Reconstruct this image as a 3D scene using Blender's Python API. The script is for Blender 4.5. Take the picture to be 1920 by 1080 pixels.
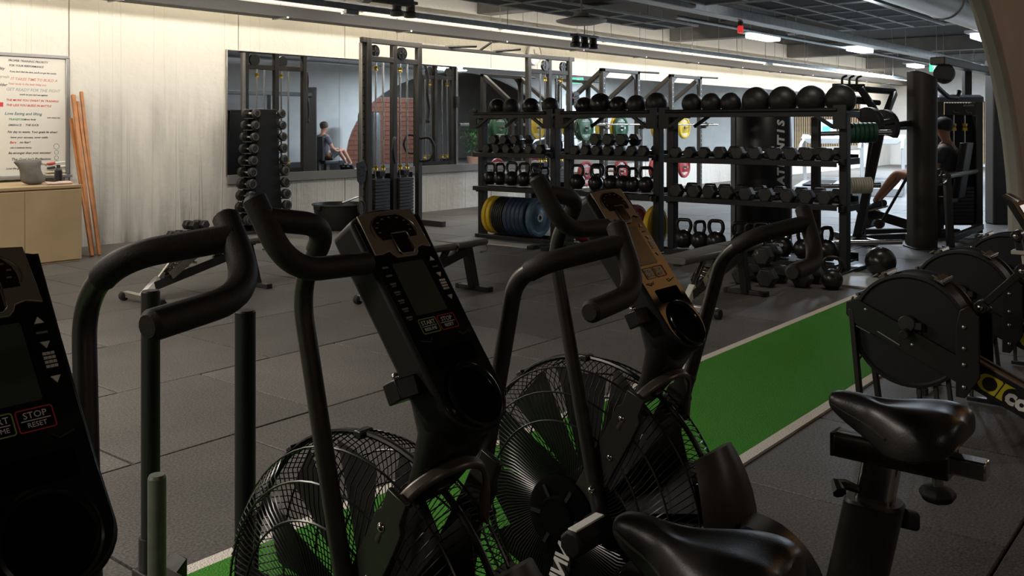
import bpy, math, random
from math import sin, cos, pi, radians, sqrt, atan2
from mathutils import Vector, Matrix
random.seed(7)
for o in list(bpy.data.objects): bpy.data.objects.remove(o)
SC = bpy.context.scene
COL = SC.collection
V = Vector

# ------------------------------------------------------------------ camera, world, lights, exposure
cam_d = bpy.data.cameras.new('camera'); cam = bpy.data.objects.new('camera', cam_d); COL.objects.link(cam)
cam.location = (0, 0, 1.36); cam.rotation_euler = (pi/2, 0, radians(39.06) - pi/2)
cam_d.sensor_width = 36; cam_d.lens = 36*1750/1920; cam_d.shift_y = -304/1920
cam_d.clip_start = 0.05; cam_d.clip_end = 200
SC.camera = cam
SC.view_settings.view_transform = 'Standard'; SC.view_settings.look = 'None'
SC.view_settings.gamma = 1; SC.view_settings.use_curve_mapping = False
SC.view_settings.exposure = 0.0
SC.cycles.max_bounces = 8; SC.cycles.sample_clamp_indirect = 4
w = bpy.data.worlds.new('world'); SC.world = w; w.use_nodes = True
w.node_tree.nodes['Background'].inputs[0].default_value = (0.05, 0.055, 0.065, 1)
w.node_tree.nodes['Background'].inputs[1].default_value = 0.2

def area(name, loc, target, sx, sy, power, color, spread=180):
    d = bpy.data.lights.new(name, 'AREA'); d.shape = 'RECTANGLE'; d.size = sx; d.size_y = sy
    d.energy = power; d.color = color; d.spread = radians(spread)
    o = bpy.data.objects.new(name, d); COL.objects.link(o); o.location = loc
    o.rotation_euler = (V(target) - V(loc)).to_track_quat('-Z', 'X' if abs(sx) >= 0 and False else 'Y').to_euler()
    return o
WARM = (1.0, 0.84, 0.62); NEUT = (1.0, 0.93, 0.82); COOL = (0.72, 0.86, 1.0)
# warm strip lamps under the lighting trunking, turned to the concrete wall, and a faint strip behind the tray
for i in range(12):
    for (v, z, tilt, e, col) in ((8.85, 2.755, 50, 38, (1.0, 0.92, 0.80)), (9.86, 2.99, 60, 9, (1.0, 0.86, 0.62))):
        d = bpy.data.lights.new('wall_wash_strip', 'AREA'); d.shape = 'RECTANGLE'; d.size = 2.6; d.size_y = 0.06
        d.energy = e; d.color = col
        o = bpy.data.objects.new('wall_wash_strip', d); COL.objects.link(o)
        o.location = (1.0 + 2.75*i, v, z); o.rotation_euler = (radians(tilt), 0, 0)
# cool ceiling fittings further down the hall
for (x, y, z, e) in ((15.5, 6.9, 2.84, 150), (19.3, 6.5, 2.84, 330), (27.5, 3.8, 3.02, 650), (28.5, 8.0, 3.02, 650), (18.0, 3.9, 2.84, 280)):
    d = bpy.data.lights.new('ceiling_lamp_light', 'AREA'); d.shape = 'RECTANGLE'; d.size = 1.2; d.size_y = 0.3
    d.energy = e; d.color = COOL
    o = bpy.data.objects.new('ceiling_lamp_light', d); COL.objects.link(o); o.location = (x, y, z)
# unseen bay and hall lights, most of them added as fill
def lamp(name, loc, e, col, r=0.12):
    d = bpy.data.lights.new(name, 'POINT'); d.energy = e; d.color = col; d.shadow_soft_size = r
    o = bpy.data.objects.new(name, d); COL.objects.link(o); o.location = loc; return o
area('unseen_bay_light', (7.2, -0.9, 3.45), (7.2, -.9, 0), 2.6, 1.8, 12, (1.0, 0.50, 0.18))  # added unseen panel that makes the orange reflection on the bike console
lamp('unseen_bay_light', (4.2, -3.2, 2.75), 30, (1.0, 0.92, 0.84), .2)  # added neutral fill for the arched pier
lamp('unseen_bay_light', (-1.0, -2.5, 2.75), 30, (1.0, 0.78, 0.58))
lamp('unseen_bay_light', (19.5, -1.5, 2.9), 110, (1.0, 0.80, 0.62))  # added to give the rear bay its warm look in the mirror
area('unseen_bay_light', (23.5, -2.5, 3.4), (23.5, -2.5, 0), 3.0, 0.4, 160, COOL)
area('hall_fill', (7.6, 2.6, 3.4), (8.6, 3.2, 0), 1.2, 0.3, 17, (1.0, 0.90, 0.78))  # added fill for the rack fronts and the peg plates
area('hall_fill', (13.0, 4.2, 3.5), (13.0, 3.6, 0), 1.2, 0.3, 90, (0.86, 0.93, 1.0))  # added cool fill for the middle of the hall
area('hall_fill', (1.0, 5.6, 3.25), (1.0, 5.6, 0), 1.2, 0.3, 165, (1.0, 0.91, 0.80))  # added fill, no fitting, brightens the floor by the benches
area('hall_fill', (-2.5, 4.0, 3.25), (-2.5, 4.0, 0), 1.2, 0.3, 165, (1.0, 0.91, 0.80))  # second added fill, lifts the left floor

# ------------------------------------------------------------------ materials
MATS = {}
def mat(name, color, rough=0.5, metal=0.0, spec=0.5, noise=0.0, nscale=30, bump=0.0, bscale=200, emit=None, es=1.0, coat=0.0, vary=0.0, alpha=1.0):
    if name in MATS: return MATS[name]
    m = bpy.data.materials.new(name); m.use_nodes = True; nt = m.node_tree; N = nt.nodes; L = nt.links
    b = N['Principled BSDF']
    b.inputs['Base Color'].default_value = (*color, 1); b.inputs['Roughness'].default_value = rough
    b.inputs['Metallic'].default_value = metal; b.inputs['Specular IOR Level'].default_value = spec
    if coat: b.inputs['Coat Weight'].default_value = coat; b.inputs['Coat Roughness'].default_value = 0.1
    tc = N.new('ShaderNodeTexCoord')
    if noise or vary:
        mix = N.new('ShaderNodeMix'); mix.data_type = 'RGBA'; mix.blend_type = 'MULTIPLY'; mix.inputs[0].default_value = 1.0
        mix.inputs[6].default_value = (*color, 1)
        nz = N.new('ShaderNodeTexNoise'); nz.inputs['Scale'].default_value = nscale; nz.inputs['Detail'].default_value = 6
        L.new(tc.outputs['Object'], nz.inputs['Vector'])
        mr = N.new('ShaderNodeMapRange'); mr.inputs[1].default_value = 0.3; mr.inputs[2].default_value = 0.7
        mr.inputs[3].default_value = 1 - noise; mr.inputs[4].default_value = 1 + noise
        L.new(nz.outputs['Fac'], mr.inputs[0]); out = mr.outputs[0]
        if vary:
            oi = N.new('ShaderNodeObjectInfo'); m2 = N.new('ShaderNodeMapRange')
            m2.inputs[3].default_value = 1 - vary; m2.inputs[4].default_value = 1 + vary
            L.new(oi.outputs['Random'], m2.inputs[0])
            mm = N.new('ShaderNodeMath'); mm.operation = 'MULTIPLY'; L.new(out, mm.inputs[0]); L.new(m2.outputs[0], mm.inputs[1]); out = mm.outputs[0]
        cmb = N.new('ShaderNodeCombineColor'); [L.new(out, cmb.inputs[i]) for i in range(3)]
        L.new(cmb.outputs[0], mix.inputs[7]); L.new(mix.outputs[2], b.inputs['Base Color'])
    if bump:
        nb = N.new('ShaderNodeTexNoise'); nb.inputs['Scale'].default_value = bscale; nb.inputs['Detail'].default_value = 4
        L.new(tc.outputs['Object'], nb.inputs['Vector'])
        bp = N.new('ShaderNodeBump'); bp.inputs['Strength'].default_value = bump; bp.inputs['Distance'].default_value = 0.004
        L.new(nb.outputs['Fac'], bp.inputs['Height']); L.new(bp.outputs[0], b.inputs['Normal'])
    if emit:
        b.inputs['Emission Color'].default_value = (*emit, 1); b.inputs['Emission Strength'].default_value = es
    MATS[name] = m; return m
blk = mat('black_plastic', (0.011, 0.010, 0.010), 0.34, noise=0.15, nscale=20)
gloss = mat('gloss_black', (0.008, 0.008, 0.008), 0.16, spec=0.5)
satin = mat('satin_black_steel', (0.020, 0.019, 0.018), 0.38, metal=0.0, spec=0.6, noise=0.1)
gun = mat('gunmetal', (0.075, 0.07, 0.064), 0.36, metal=0.7, noise=0.1)
foam = mat('foam_grip', (0.024, 0.021, 0.019), 0.62, spec=0.35, bump=0.15, bscale=300)
rub = mat('black_rubber', (0.014, 0.014, 0.014), 0.6, spec=0.35, noise=0.2)
chrome = mat('chrome', (0.62, 0.60, 0.57), 0.18, metal=1.0)
steel = mat('brushed_steel', (0.42, 0.40, 0.38), 0.34, metal=1.0, noise=0.08, nscale=60)
galv = mat('galvanised_steel', (0.40, 0.42, 0.43), 0.42, metal=0.85, noise=0.15, nscale=8)
dkpaint = mat('dark_paint', (0.016, 0.015, 0.015), 0.7, noise=0.2)
white = mat('white_paint', (0.75, 0.74, 0.71), 0.6)
wprint = mat('white_print', (0.78, 0.77, 0.74), 0.6)
rprint = mat('red_print', (0.60, 0.05, 0.06), 0.5)
gprint = mat('green_print', (0.35, 0.42, 0.12), 0.5)
yel = mat('yellow_print', (0.72, 0.60, 0.02), 0.5)
brass = mat('brass', (0.75, 0.52, 0.12), 0.3, metal=0.9)
leather = mat('black_vinyl', (0.016, 0.014, 0.014), 0.36, spec=0.5, bump=0.08, bscale=250)
pad = mat('bench_vinyl', (0.095, 0.090, 0.084), 0.36, noise=0.1, bump=0.08, bscale=150)

# ------------------------------------------------------------------ mesh builder
class MB:
    def __init__(s): s.v = []; s.f = []; s.sm = []
    def add(s, vs, fs, smooth=False, M=None):
        n = len(s.v)
        s.v += [tuple(M @ V(p)) if M is not None else tuple(p) for p in vs]
        for f in fs: s.f.append([n + i for i in f]); s.sm.append(smooth)
        return s
    def box(s, c, d, M=None):
        x, y, z = c; a, b, e = d[0]/2, d[1]/2, d[2]/2
        vs = [(x+i*a, y+j*b, z+k*e) for i in (-1, 1) for j in (-1, 1) for k in (-1, 1)]
        return s.add(vs, [(0,1,3,2),(4,6,7,5),(0,4,5,1),(2,3,7,6),(0,2,6,4),(1,5,7,3)], False, M)
    def bar(s, p0, p1, wd, ht, up=(0,0,1)):           # rectangular bar between two points
        p0, p1 = V(p0), V(p1); d = (p1-p0); L = d.length; d.normalize()
        up = V(up); sx = d.cross(up)
        if sx.length < 1e-4: sx = d.cross(V((1,0,0)))
        sx.normalize(); uy = sx.cross(d)
        M = Matrix((( d.x, sx.x, uy.x, p0.x), (d.y, sx.y, uy.y, p0.y), (d.z, sx.z, uy.z, p0.z), (0,0,0,1)))
        return s.box((L/2, 0, 0), (L, wd, ht), M)
    def tube(s, pts, r, n=10, closed=False, smooth=True):
        pts = [V(p) for p in pts]; m = len(pts); rs = r if isinstance(r, (list, tuple)) else [r]*m
        base = len(s.v); prev = None
        for i, p in enumerate(pts):
            if closed: t = pts[(i+1) % m] - pts[i-1]
            else: t = pts[min(i+1, m-1)] - pts[max(i-1, 0)]
            if t.length < 1e-9: t = V((0,0,1))
            t.normalize()
            if prev is None:
                a = V((0,0,1)) if abs(t.z) < 0.9 else V((1,0,0))
                nrm = (a - t*a.dot(t)).normalized()
            else:
                nrm = prev - t*prev.dot(t)
                nrm = nrm.normalized() if nrm.length > 1e-6 else prev
            prev = nrm; bn = t.cross(nrm)
            for k in range(n):
                a = 2*pi*k/n; s.v.append(tuple(p + (nrm*cos(a) + bn*sin(a))*rs[i]))
        for i in range(m if closed else m-1):
            i2 = (i+1) % m
            for k in range(n):
                k2 = (k+1) % n
                s.f.append([base+i*n+k, base+i*n+k2, base+i2*n+k2, base+i2*n+k]); s.sm.append(smooth)
        if not closed:
            s.f.append([base+k for k in range(n)][::-1]); s.sm.append(False)
            s.f.append([base+(m-1)*n+k for k in range(n)]); s.sm.append(False)
        return s
    def cyl(s, p0, p1, r, n=16, r1=None): return s.tube([p0, p1], [r, r if r1 is None else r1], n)
    def lathe(s, prof, M=None, n=24, smooth=True, a0=0, a1=2*pi):    # prof: (r, z)
        full = abs(a1-a0-2*pi) < 1e-6; vs = []; fs = []; m = len(prof); c = n if full else n+1
        for k in range(c):
            a = a0 + (a1-a0)*k/n
            for r, z in prof: vs.append((r*cos(a), r*sin(a), z))
        for k in range(n):
            k2 = (k+1) % c
            for i in range(m-1):
                if prof[i][0] < 1e-7 and prof[i+1][0] < 1e-7: continue
                fs.append((k*m+i, k2*m+i, k2*m+i+1, k*m+i+1))
        return s.add(vs, fs, smooth, M)
    def sphere(s, c, r, nu=20, nv=12, sc=(1,1,1)):
        pr = [(r*sin(pi*i/nv) if 0 < i < nv else 0.0, -r*cos(pi*i/nv)) for i in range(nv+1)]
        return s.lathe(pr, Matrix.Translation(c) @ Matrix.Diagonal((*sc, 1)), nu)
    def prism(s, poly, t, M=None, smooth=False):       # poly in xy, thickness z from 0 to t
        n = len(poly); vs = [(x, y, 0) for x, y in poly] + [(x, y, t) for x, y in poly]
        fs = [tuple(range(n))[::-1], tuple(range(n, 2*n))] + [(i, (i+1) % n, n+(i+1) % n, n+i) for i in range(n)]
        return s.add(vs, fs, smooth, M)
    def loft(s, rings, smooth=True, cap=True):
        n = len(rings[0]); base = len(s.v)
        for r in rings: s.v += [tuple(p) for p in r]
        for i in range(len(rings)-1):
            for k in range(n):
                k2 = (k+1) % n; s.f.append([base+i*n+k, base+i*n+k2, base+(i+1)*n+k2, base+(i+1)*n+k]); s.sm.append(smooth)
        if cap:
            s.f.append([base+k for k in range(n)][::-1]); s.sm.append(False)
            s.f.append([base+(len(rings)-1)*n+k for k in range(n)]); s.sm.append(False)
        return s
    def mesh(s, name, m):
        me = bpy.data.meshes.new(name); me.from_pydata(s.v, [], s.f)
        me.polygons.foreach_set('use_smooth', s.sm)
        if m: me.materials.append(m)
        me.update()
        import bmesh
        bm = bmesh.new(); bm.from_mesh(me); bmesh.ops.recalc_face_normals(bm, faces=bm.faces); bm.to_mesh(me); bm.free(); me.set_sharp_from_angle(angle=radians(38))
        return me

def obj(name, mb, m, parent=None, bevel=0.0, loc=None, seg=2, **props):
    me = mb if isinstance(mb, bpy.types.Mesh) else mb.mesh(name, m)
    o = bpy.data.objects.new(name, me); COL.objects.link(o)
    if parent: o.parent = parent
    if loc is not None: o.location = loc
    if bevel:
        b = o.modifiers.new('bevel', 'BEVEL'); b.width = bevel; b.segments = seg; b.limit_method = 'ANGLE'; b.angle_limit = radians(40)
        b.harden_normals = False
    for k, x in props.items(): o[k] = x
    return o
def many(name, me, parent, locs):
    for l in locs: obj(name, me, None, parent, 0, l)
def thing(name, label, cat, loc=(0,0,0), rz=0.0, group=None):
    o = bpy.data.objects.new(name, None); COL.objects.link(o); o.empty_display_size = 0.1
    o.location = loc; o.rotation_euler = (0, 0, rz); o['label'] = label; o['category'] = cat
    if group: o['group'] = group
    return o
def tag(o, label, cat, group=None):
    o['label'] = label; o['category'] = cat
    if group: o['group'] = group
    return o
def dup(root, loc, rz=None, label=None, group=None, rot=None):
    r = root.copy(); COL.objects.link(r); r.location = loc
    if rz is not None: r.rotation_euler = (0, 0, rz)
    if rot is not None: r.rotation_euler = rot
    if label: r['label'] = label
    if group: r['group'] = group
    for ch in list(root.children):
        c = ch.copy(); COL.objects.link(c); c.parent = r
        for g in list(ch.children):
            d = g.copy(); COL.objects.link(d); d.parent = c
    return r
def fillet(pts, r, n=6):
    pts = [V(p) for p in pts]; out = [pts[0]]
    for i in range(1, len(pts)-1):
        a, b, c = pts[i-1], pts[i], pts[i+1]; rr = r[i] if isinstance(r, (list, tuple)) else r
        d1 = (a-b); d2 = (c-b); t = min(rr, d1.length*0.48, d2.length*0.48)
        p, q = b + d1.normalized()*t, b + d2.normalized()*t
        for k in range(n+1):
            s_ = k/n; out.append(p*(1-s_)**2 + b*2*s_*(1-s_) + q*s_**2)
    out.append(pts[-1]); return out
def rrect(w_, h_, r, n=4, cx=0, cy=0):
    out = []
    for (sx, sy, a0) in ((1, 1, 0), (-1, 1, pi/2), (-1, -1, pi), (1, -1, 1.5*pi)):
        for k in range(n+1):
            a = a0 + pi/2*k/n; out.append((cx + sx*(w_/2-r) + r*cos(a), cy + sy*(h_/2-r) + r*sin(a)))
    return out
def frame(o, x, y, z=None):                            # matrix from origin and axes
    x, y = V(x).normalized(), V(y); z = x.cross(y).normalized() if z is None else V(z).normalized(); y = z.cross(x)
    return Matrix(((x.x, y.x, z.x, o[0]), (x.y, y.y, z.y, o[1]), (x.z, y.z, z.z, o[2]), (0, 0, 0, 1)))
def text(name, body, size, m, parent, M, align='CENTER', shear=0.0, ext=0.0006, bold=0.0, sx=1.0):
    cu = bpy.data.curves.new(name, 'FONT'); cu.body = body; cu.size = size; cu.align_x = align; cu.align_y = 'CENTER'
    cu.extrude = ext; cu.shear = shear; cu.offset = bold; cu.resolution_u = 2
    t = bpy.data.objects.new(name, cu); me = bpy.data.meshes.new_from_object(t)
    bpy.data.objects.remove(t); bpy.data.curves.remove(cu)
    me.materials.clear(); me.materials.append(m)
    me.transform(M @ Matrix.Diagonal((sx, 1, 1, 1)))
    o = bpy.data.objects.new(name, me); COL.objects.link(o)
    if parent: o.parent = parent
    return o
ORD = ['first', 'second', 'third', 'fourth', 'fifth', 'sixth', 'seventh', 'eighth', 'ninth', 'tenth', 'eleventh', 'twelfth']
def RX(a): return Matrix.Rotation(a, 4, 'X')
def RY(a): return Matrix.Rotation(a, 4, 'Y')
def RZ(a): return Matrix.Rotation(a, 4, 'Z')
T = Matrix.Translation
# ------------------------------------------------------------------ the setting
def struct(name, mb, m, parent=None, bevel=0.0):
    o = obj(name, mb, m, parent, bevel)
    if not parent: o['kind'] = 'structure'
    return o
# concrete: cream paint with drips and grey scuffs
def concrete_mat():
    m = bpy.data.materials.new('painted_concrete'); m.use_nodes = True; nt = m.node_tree; N, L = nt.nodes, nt.links
    b = N['Principled BSDF']; b.inputs['Roughness'].default_value = 0.75
    g = N.new('ShaderNodeNewGeometry')
    mp = N.new('ShaderNodeMapping'); mp.inputs['Scale'].default_value = (1.6, 1.6, 0.35); L.new(g.outputs['Position'], mp.inputs[0])
    n1 = N.new('ShaderNodeTexNoise'); n1.inputs['Scale'].default_value = 2.2; n1.inputs['Detail'].default_value = 8; L.new(mp.outputs[0], n1.inputs['Vector'])
    mp2 = N.new('ShaderNodeMapping'); mp2.inputs['Scale'].default_value = (5, 5, 0.5); L.new(g.outputs['Position'], mp2.inputs[0])
    n2 = N.new('ShaderNodeTexNoise'); n2.inputs['Scale'].default_value = 1.5; n2.inputs['Detail'].default_value = 5; L.new(mp2.outputs[0], n2.inputs['Vector'])
    # scuff band: dirt between 0.3 and 1.5 m above the floor
    sep = N.new('ShaderNodeSeparateXYZ'); L.new(g.outputs['Position'], sep.inputs[0])
    zr = N.new('ShaderNodeValToRGB'); e = zr.color_ramp.elements
    e[0].position = 0.0; e[0].color = (0.9, 0.9, 0.9, 1); e[1].position = 1.0; e[1].color = (0, 0, 0, 1)
    for p_, c_ in ((0.05, 0.65), (0.20, 0.30), (0.40, 0.46), (0.50, 0.38), (0.62, 0.03)):
        k = e.new(p_); k.color = (c_, c_, c_, 1)
    md = N.new('ShaderNodeMath'); md.operation = 'DIVIDE'; md.inputs[1].default_value = 3.0; L.new(sep.outputs[2], md.inputs[0]); L.new(md.outputs[0], zr.inputs[0])
    r1 = N.new('ShaderNodeMapRange'); r1.inputs[1].default_value = 0.42; r1.inputs[2].default_value = 0.70; L.new(n1.outputs['Fac'], r1.inputs[0])
    r2 = N.new('ShaderNodeMapRange'); r2.inputs[1].default_value = 0.45; r2.inputs[2].default_value = 0.75; L.new(n2.outputs['Fac'], r2.inputs[0])
    ad = N.new('ShaderNodeMath'); ad.operation = 'ADD'; L.new(r1.outputs[0], ad.inputs[0]); L.new(r2.outputs[0], ad.inputs[1])
    mu = N.new('ShaderNodeMath'); mu.operation = 'MULTIPLY'; L.new(ad.outputs[0], mu.inputs[0]); L.new(zr.outputs[0], mu.inputs[1]); mu.use_clamp = True
    xr = N.new('ShaderNodeMapRange'); xr.inputs[1].default_value = 6.9; xr.inputs[2].default_value = 7.6; xr.inputs[3].default_value = 1.0; xr.inputs[4].default_value = 0.25; L.new(sep.outputs[0], xr.inputs[0])
    mz = N.new('ShaderNodeMath'); mz.operation = 'MULTIPLY'; L.new(mu.outputs[0], mz.inputs[0]); L.new(xr.outputs[0], mz.inputs[1]); mu = mz
    mx = N.new('ShaderNodeMix'); mx.data_type = 'RGBA'; L.new(mu.outputs[0], mx.inputs[0])
    mx.inputs[6].default_value = (0.62, 0.60, 0.555, 1); mx.inputs[7].default_value = (0.25, 0.24, 0.225, 1)
    L.new(mx.outputs[2], b.inputs['Base Color'])
    n3 = N.new('ShaderNodeTexNoise'); n3.inputs['Scale'].default_value = 13; n3.inputs['Detail'].default_value = 9; L.new(g.outputs['Position'], n3.inputs['Vector'])
    a2 = N.new('ShaderNodeMath'); a2.operation = 'ADD'; L.new(n3.outputs['Fac'], a2.inputs[0])
    mp3 = N.new('ShaderNodeMapping'); mp3.inputs['Scale'].default_value = (3.2, 0.0, 0.06); L.new(g.outputs['Position'], mp3.inputs[0])
    n4 = N.new('ShaderNodeTexNoise'); n4.inputs['Scale'].default_value = 1.0; n4.inputs['Detail'].default_value = 3; L.new(mp3.outputs[0], n4.inputs['Vector'])
    rr_ = N.new('ShaderNodeValToRGB'); ee = rr_.color_ramp.elements; ee[0].position = 0.485; ee[0].color = (0, 0, 0, 1); ee[1].position = 0.515; ee[1].color = (0, 0, 0, 1); kk = ee.new(0.5); kk.color = (1, 1, 1, 1)
    L.new(n4.outputs['Fac'], rr_.inputs[0])
    n5 = N.new('ShaderNodeTexNoise'); n5.inputs['Scale'].default_value = 3.0; n5.inputs['Detail'].default_value = 4; L.new(g.outputs['Position'], n5.inputs['Vector'])
    m5 = N.new('ShaderNodeMath'); m5.operation = 'MULTIPLY'; L.new(rr_.outputs[0], m5.inputs[0]); L.new(n5.outputs['Fac'], m5.inputs[1])
    L.new(m5.outputs[0], a2.inputs[1])
    bp = N.new('ShaderNodeBump'); bp.inputs['Strength'].default_value = 0.55; bp.inputs['Distance'].default_value = 0.02
    L.new(a2.outputs[0], bp.inputs['Height']); L.new(bp.outputs[0], b.inputs['Normal'])
    return m
conc = concrete_mat()
WV = 10.36
wl = struct('wall_left', MB().box((13.9, WV+0.16, 1.9), (40, 0.2, 3.9)), mat('joint_grey', (0.20, 0.19, 0.18), 0.8))
joints = [-6.1, -3.9, -1.7, 0.5, 2.75, 4.955, 7.15, 8.94, 9.98, 12.2, 13.5, 15.1, 17.3, 19.6, 22.0, 25.1, 28.0, 31.0, 33.9]
for a, b_ in zip(joints[:-1], joints[1:]):
    g_ = 0.012
    obj('concrete_panel', MB().box(((a+b_)/2, WV+0.035, 1.9), (b_-a-g_, 0.07, 3.88)), conc, wl, 0.006)
# rubber floor
def rubber_floor(name, tilejoints):
    m = bpy.data.materials.new(name); m.use_nodes = True; nt = m.node_tree; N, L = nt.nodes, nt.links
    b = N['Principled BSDF']; b.inputs['Roughness'].default_value = 0.62; b.inputs['Specular IOR Level'].default_value = 0.35
    g = N.new('ShaderNodeNewGeometry')
    n1 = N.new('ShaderNodeTexNoise'); n1.inputs['Scale'].default_value = 110; n1.inputs['Detail'].default_value = 5; L.new(g.outputs['Position'], n1.inputs['Vector'])
    n2 = N.new('ShaderNodeTexNoise'); n2.inputs['Scale'].default_value = 1.7; n2.inputs['Detail'].default_value = 6; L.new(g.outputs['Position'], n2.inputs['Vector'])
    r1 = N.new('ShaderNodeMapRange'); r1.inputs[1].default_value = 0.35; r1.inputs[2].default_value = 0.75; r1.inputs[3].default_value = 0.55; r1.inputs[4].default_value = 1.65; L.new(n1.outputs['Fac'], r1.inputs[0])
    r2 = N.new('ShaderNodeMapRange'); r2.inputs[1].default_value = 0.3; r2.inputs[2].default_value = 0.7; r2.inputs[3].default_value = 0.85; r2.inputs[4].default_value = 1.15; L.new(n2.outputs['Fac'], r2.inputs[0])
    oi = N.new('ShaderNodeObjectInfo'); r3 = N.new('ShaderNodeMapRange'); r3.inputs[3].default_value = 0.86; r3.inputs[4].default_value = 1.16; L.new(oi.outputs['Random'], r3.inputs[0])
    pr = N.new('ShaderNodeMath'); pr.operation = 'MULTIPLY'; L.new(r1.outputs[0], pr.inputs[0]); L.new(r2.outputs[0], pr.inputs[1])
    p2 = N.new('ShaderNodeMath'); p2.operation = 'MULTIPLY'; L.new(pr.outputs[0], p2.inputs[0]); L.new(r3.outputs[0], p2.inputs[1])
    mx = N.new('ShaderNodeMix'); mx.data_type = 'RGBA'; mx.blend_type = 'MULTIPLY'; mx.inputs[0].default_value = 1
    mx.inputs[6].default_value = (0.106, 0.100, 0.094, 1)
    if tilejoints:
        br = N.new('ShaderNodeTexBrick'); br.inputs['Color1'].default_value = (0.106, 0.100, 0.094, 1); br.inputs['Color2'].default_value = (0.092, 0.086, 0.080, 1)
        br.inputs['Mortar'].default_value = (0.012, 0.011, 0.01, 1); br.inputs['Scale'].default_value = 1; br.inputs['Brick Width'].default_value = 0.94; br.inputs['Row Height'].default_value = 1.009; br.inputs['Mortar Size'].default_value = 0.008
        L.new(g.outputs['Position'], br.inputs['Vector']); L.new(br.outputs[0], mx.inputs[6])
    cc = N.new('ShaderNodeCombineColor'); [L.new(p2.outputs[0], cc.inputs[i]) for i in range(3)]
    L.new(cc.outputs[0], mx.inputs[7]); L.new(mx.outputs[2], b.inputs['Base Color'])
    bp = N.new('ShaderNodeBump'); bp.inputs['Strength'].default_value = 0.35; bp.inputs['Distance'].default_value = 0.003
    L.new(n1.outputs['Fac'], bp.inputs['Height']); L.new(bp.outputs[0], b.inputs['Normal'])
    return m
rubtile = rubber_floor('rubber_tile', False)
fl = struct('floor', MB().box((6, 2, -0.13), (24, 17, 0.1)).box((26, 2, -0.052), (18, 17, 0.1)), rubber_floor('rubber_far', True))
obj('underlay', MB().box((6, 2, -0.05), (23.6, 16.6, 0.05)), dkpaint, fl)
TU, TV = 0.94, 1.009
tile_me = MB().box((0, 0, -0.0105), (TU-0.011, TV-0.011, 0.021)).mesh('rubber_tile', rubtile)
def tile(u, v):
    o = bpy.data.objects.new('rubber_tile', tile_me); COL.objects.link(o); o.parent = fl
    o.location = (u, v, random.uniform(-0.0008, 0.0008))
    bm_ = o.modifiers.new('bevel', 'BEVEL'); bm_.width = 0.003; bm_.segments = 1
for k in range(8):
    v0 = 2.537 + TV*k; off = (1.491 if k % 2 == 0 else 1.955)
    if k == 2: off = 2.42 - TU + 0.01
    n0 = int((0.41*v0 - 1.2 - off)//TU)
    u = off + n0*TU + TU/2
    while u < 18.2 - k*0.15: tile(u, v0 + TV/2); u += TU
for k in range(5):
    v0 = 1.665 - TV*(k+1); off = 0.30 if k % 2 == 0 else 0.77
    if k == 0: continue
    u = off + TU/2 - (TU if k < 3 else 0)
    while u < 16 - k: tile(u, v0 + TV/2); u += TU
for u in [1.93-TU*2 + TU*i for i in range(17)]: tile(u, 1.665 - TV/2)
# green turf strip with white edge lines
def turf_mat(name, c1, c2):
    m = bpy.data.materials.new(name); m.use_nodes = True; nt = m.node_tree; N, L = nt.nodes, nt.links
    b = N['Principled BSDF']; b.inputs['Roughness'].default_value = 0.9; b.inputs['Specular IOR Level'].default_value = 0.15
    g = N.new('ShaderNodeNewGeometry'); n1 = N.new('ShaderNodeTexNoise'); n1.inputs['Scale'].default_value = 160; n1.inputs['Detail'].default_value = 4
    L.new(g.outputs['Position'], n1.inputs['Vector'])
    r = N.new('ShaderNodeValToRGB'); r.color_ramp.elements[0].position = 0.3; r.color_ramp.elements[0].color = (*c1, 1); r.color_ramp.elements[1].position = 0.7; r.color_ramp.elements[1].color = (*c2, 1)
    L.new(n1.outputs['Fac'], r.inputs[0]); L.new(r.outputs[0], b.inputs['Base Color'])
    bp = N.new('ShaderNodeBump'); bp.inputs['Strength'].default_value = 0.8; bp.inputs['Distance'].default_value = 0.01
    L.new(n1.outputs['Fac'], bp.inputs['Height']); L.new(bp.outputs[0], b.inputs['Normal'])
    return m
tf = tag(obj('turf_strip', MB().box((2.45, 2.104, 0.004), (11.1, 0.84, 0.016)), turf_mat('turf_green', (0.040, 0.20, 0.024), (0.095, 0.36, 0.045))), 'green artificial turf strip with white edge lines across the rubber floor', 'turf')
wm = turf_mat('turf_white', (0.74, 0.69, 0.63), (0.92, 0.87, 0.80))
for v in (1.657, 2.551): obj('edge_line', MB().box((2.45, v, 0.004), (11.1, 0.052, 0.016)), wm, tf)
# far end wall with timber slats, end walls and rear wall (mostly out of view)
wb = struct('wall_back', MB().box((34.1, 2, 1.9), (0.2, 17, 3.9)), mat('end_wall_paint', (0.62, 0.60, 0.57), 0.7, noise=0.06, nscale=3))
slatm = mat('oak_slats', (0.52, 0.34, 0.18), 0.5, noise=0.15, nscale=6)
obj('slat_backing', MB().box((33.97, 8.1, 1.15), (0.04, 2.6, 2.05)), dkpaint, wb)
slat_me = MB().box((0, 0, 0), (0.04, 0.052, 2.05)).mesh('slat', slatm)
for i in range(30): obj('slat', slat_me, None, wb, loc=(33.93, 6.88 + i*0.085, 1.15))
struct('wall_rear', MB().box((13.9, -6.1, 1.9), (40, 0.2, 3.9)), mat('rear_wall_paint', (0.34, 0.31, 0.28), 0.8, noise=0.08, nscale=2))
struct('wall_front', MB().box((-6.1, 2.1, 1.9), (0.2, 16.6, 3.9)), mat('front_wall_paint', (0.40, 0.38, 0.35), 0.8, noise=0.08, nscale=2))
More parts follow.
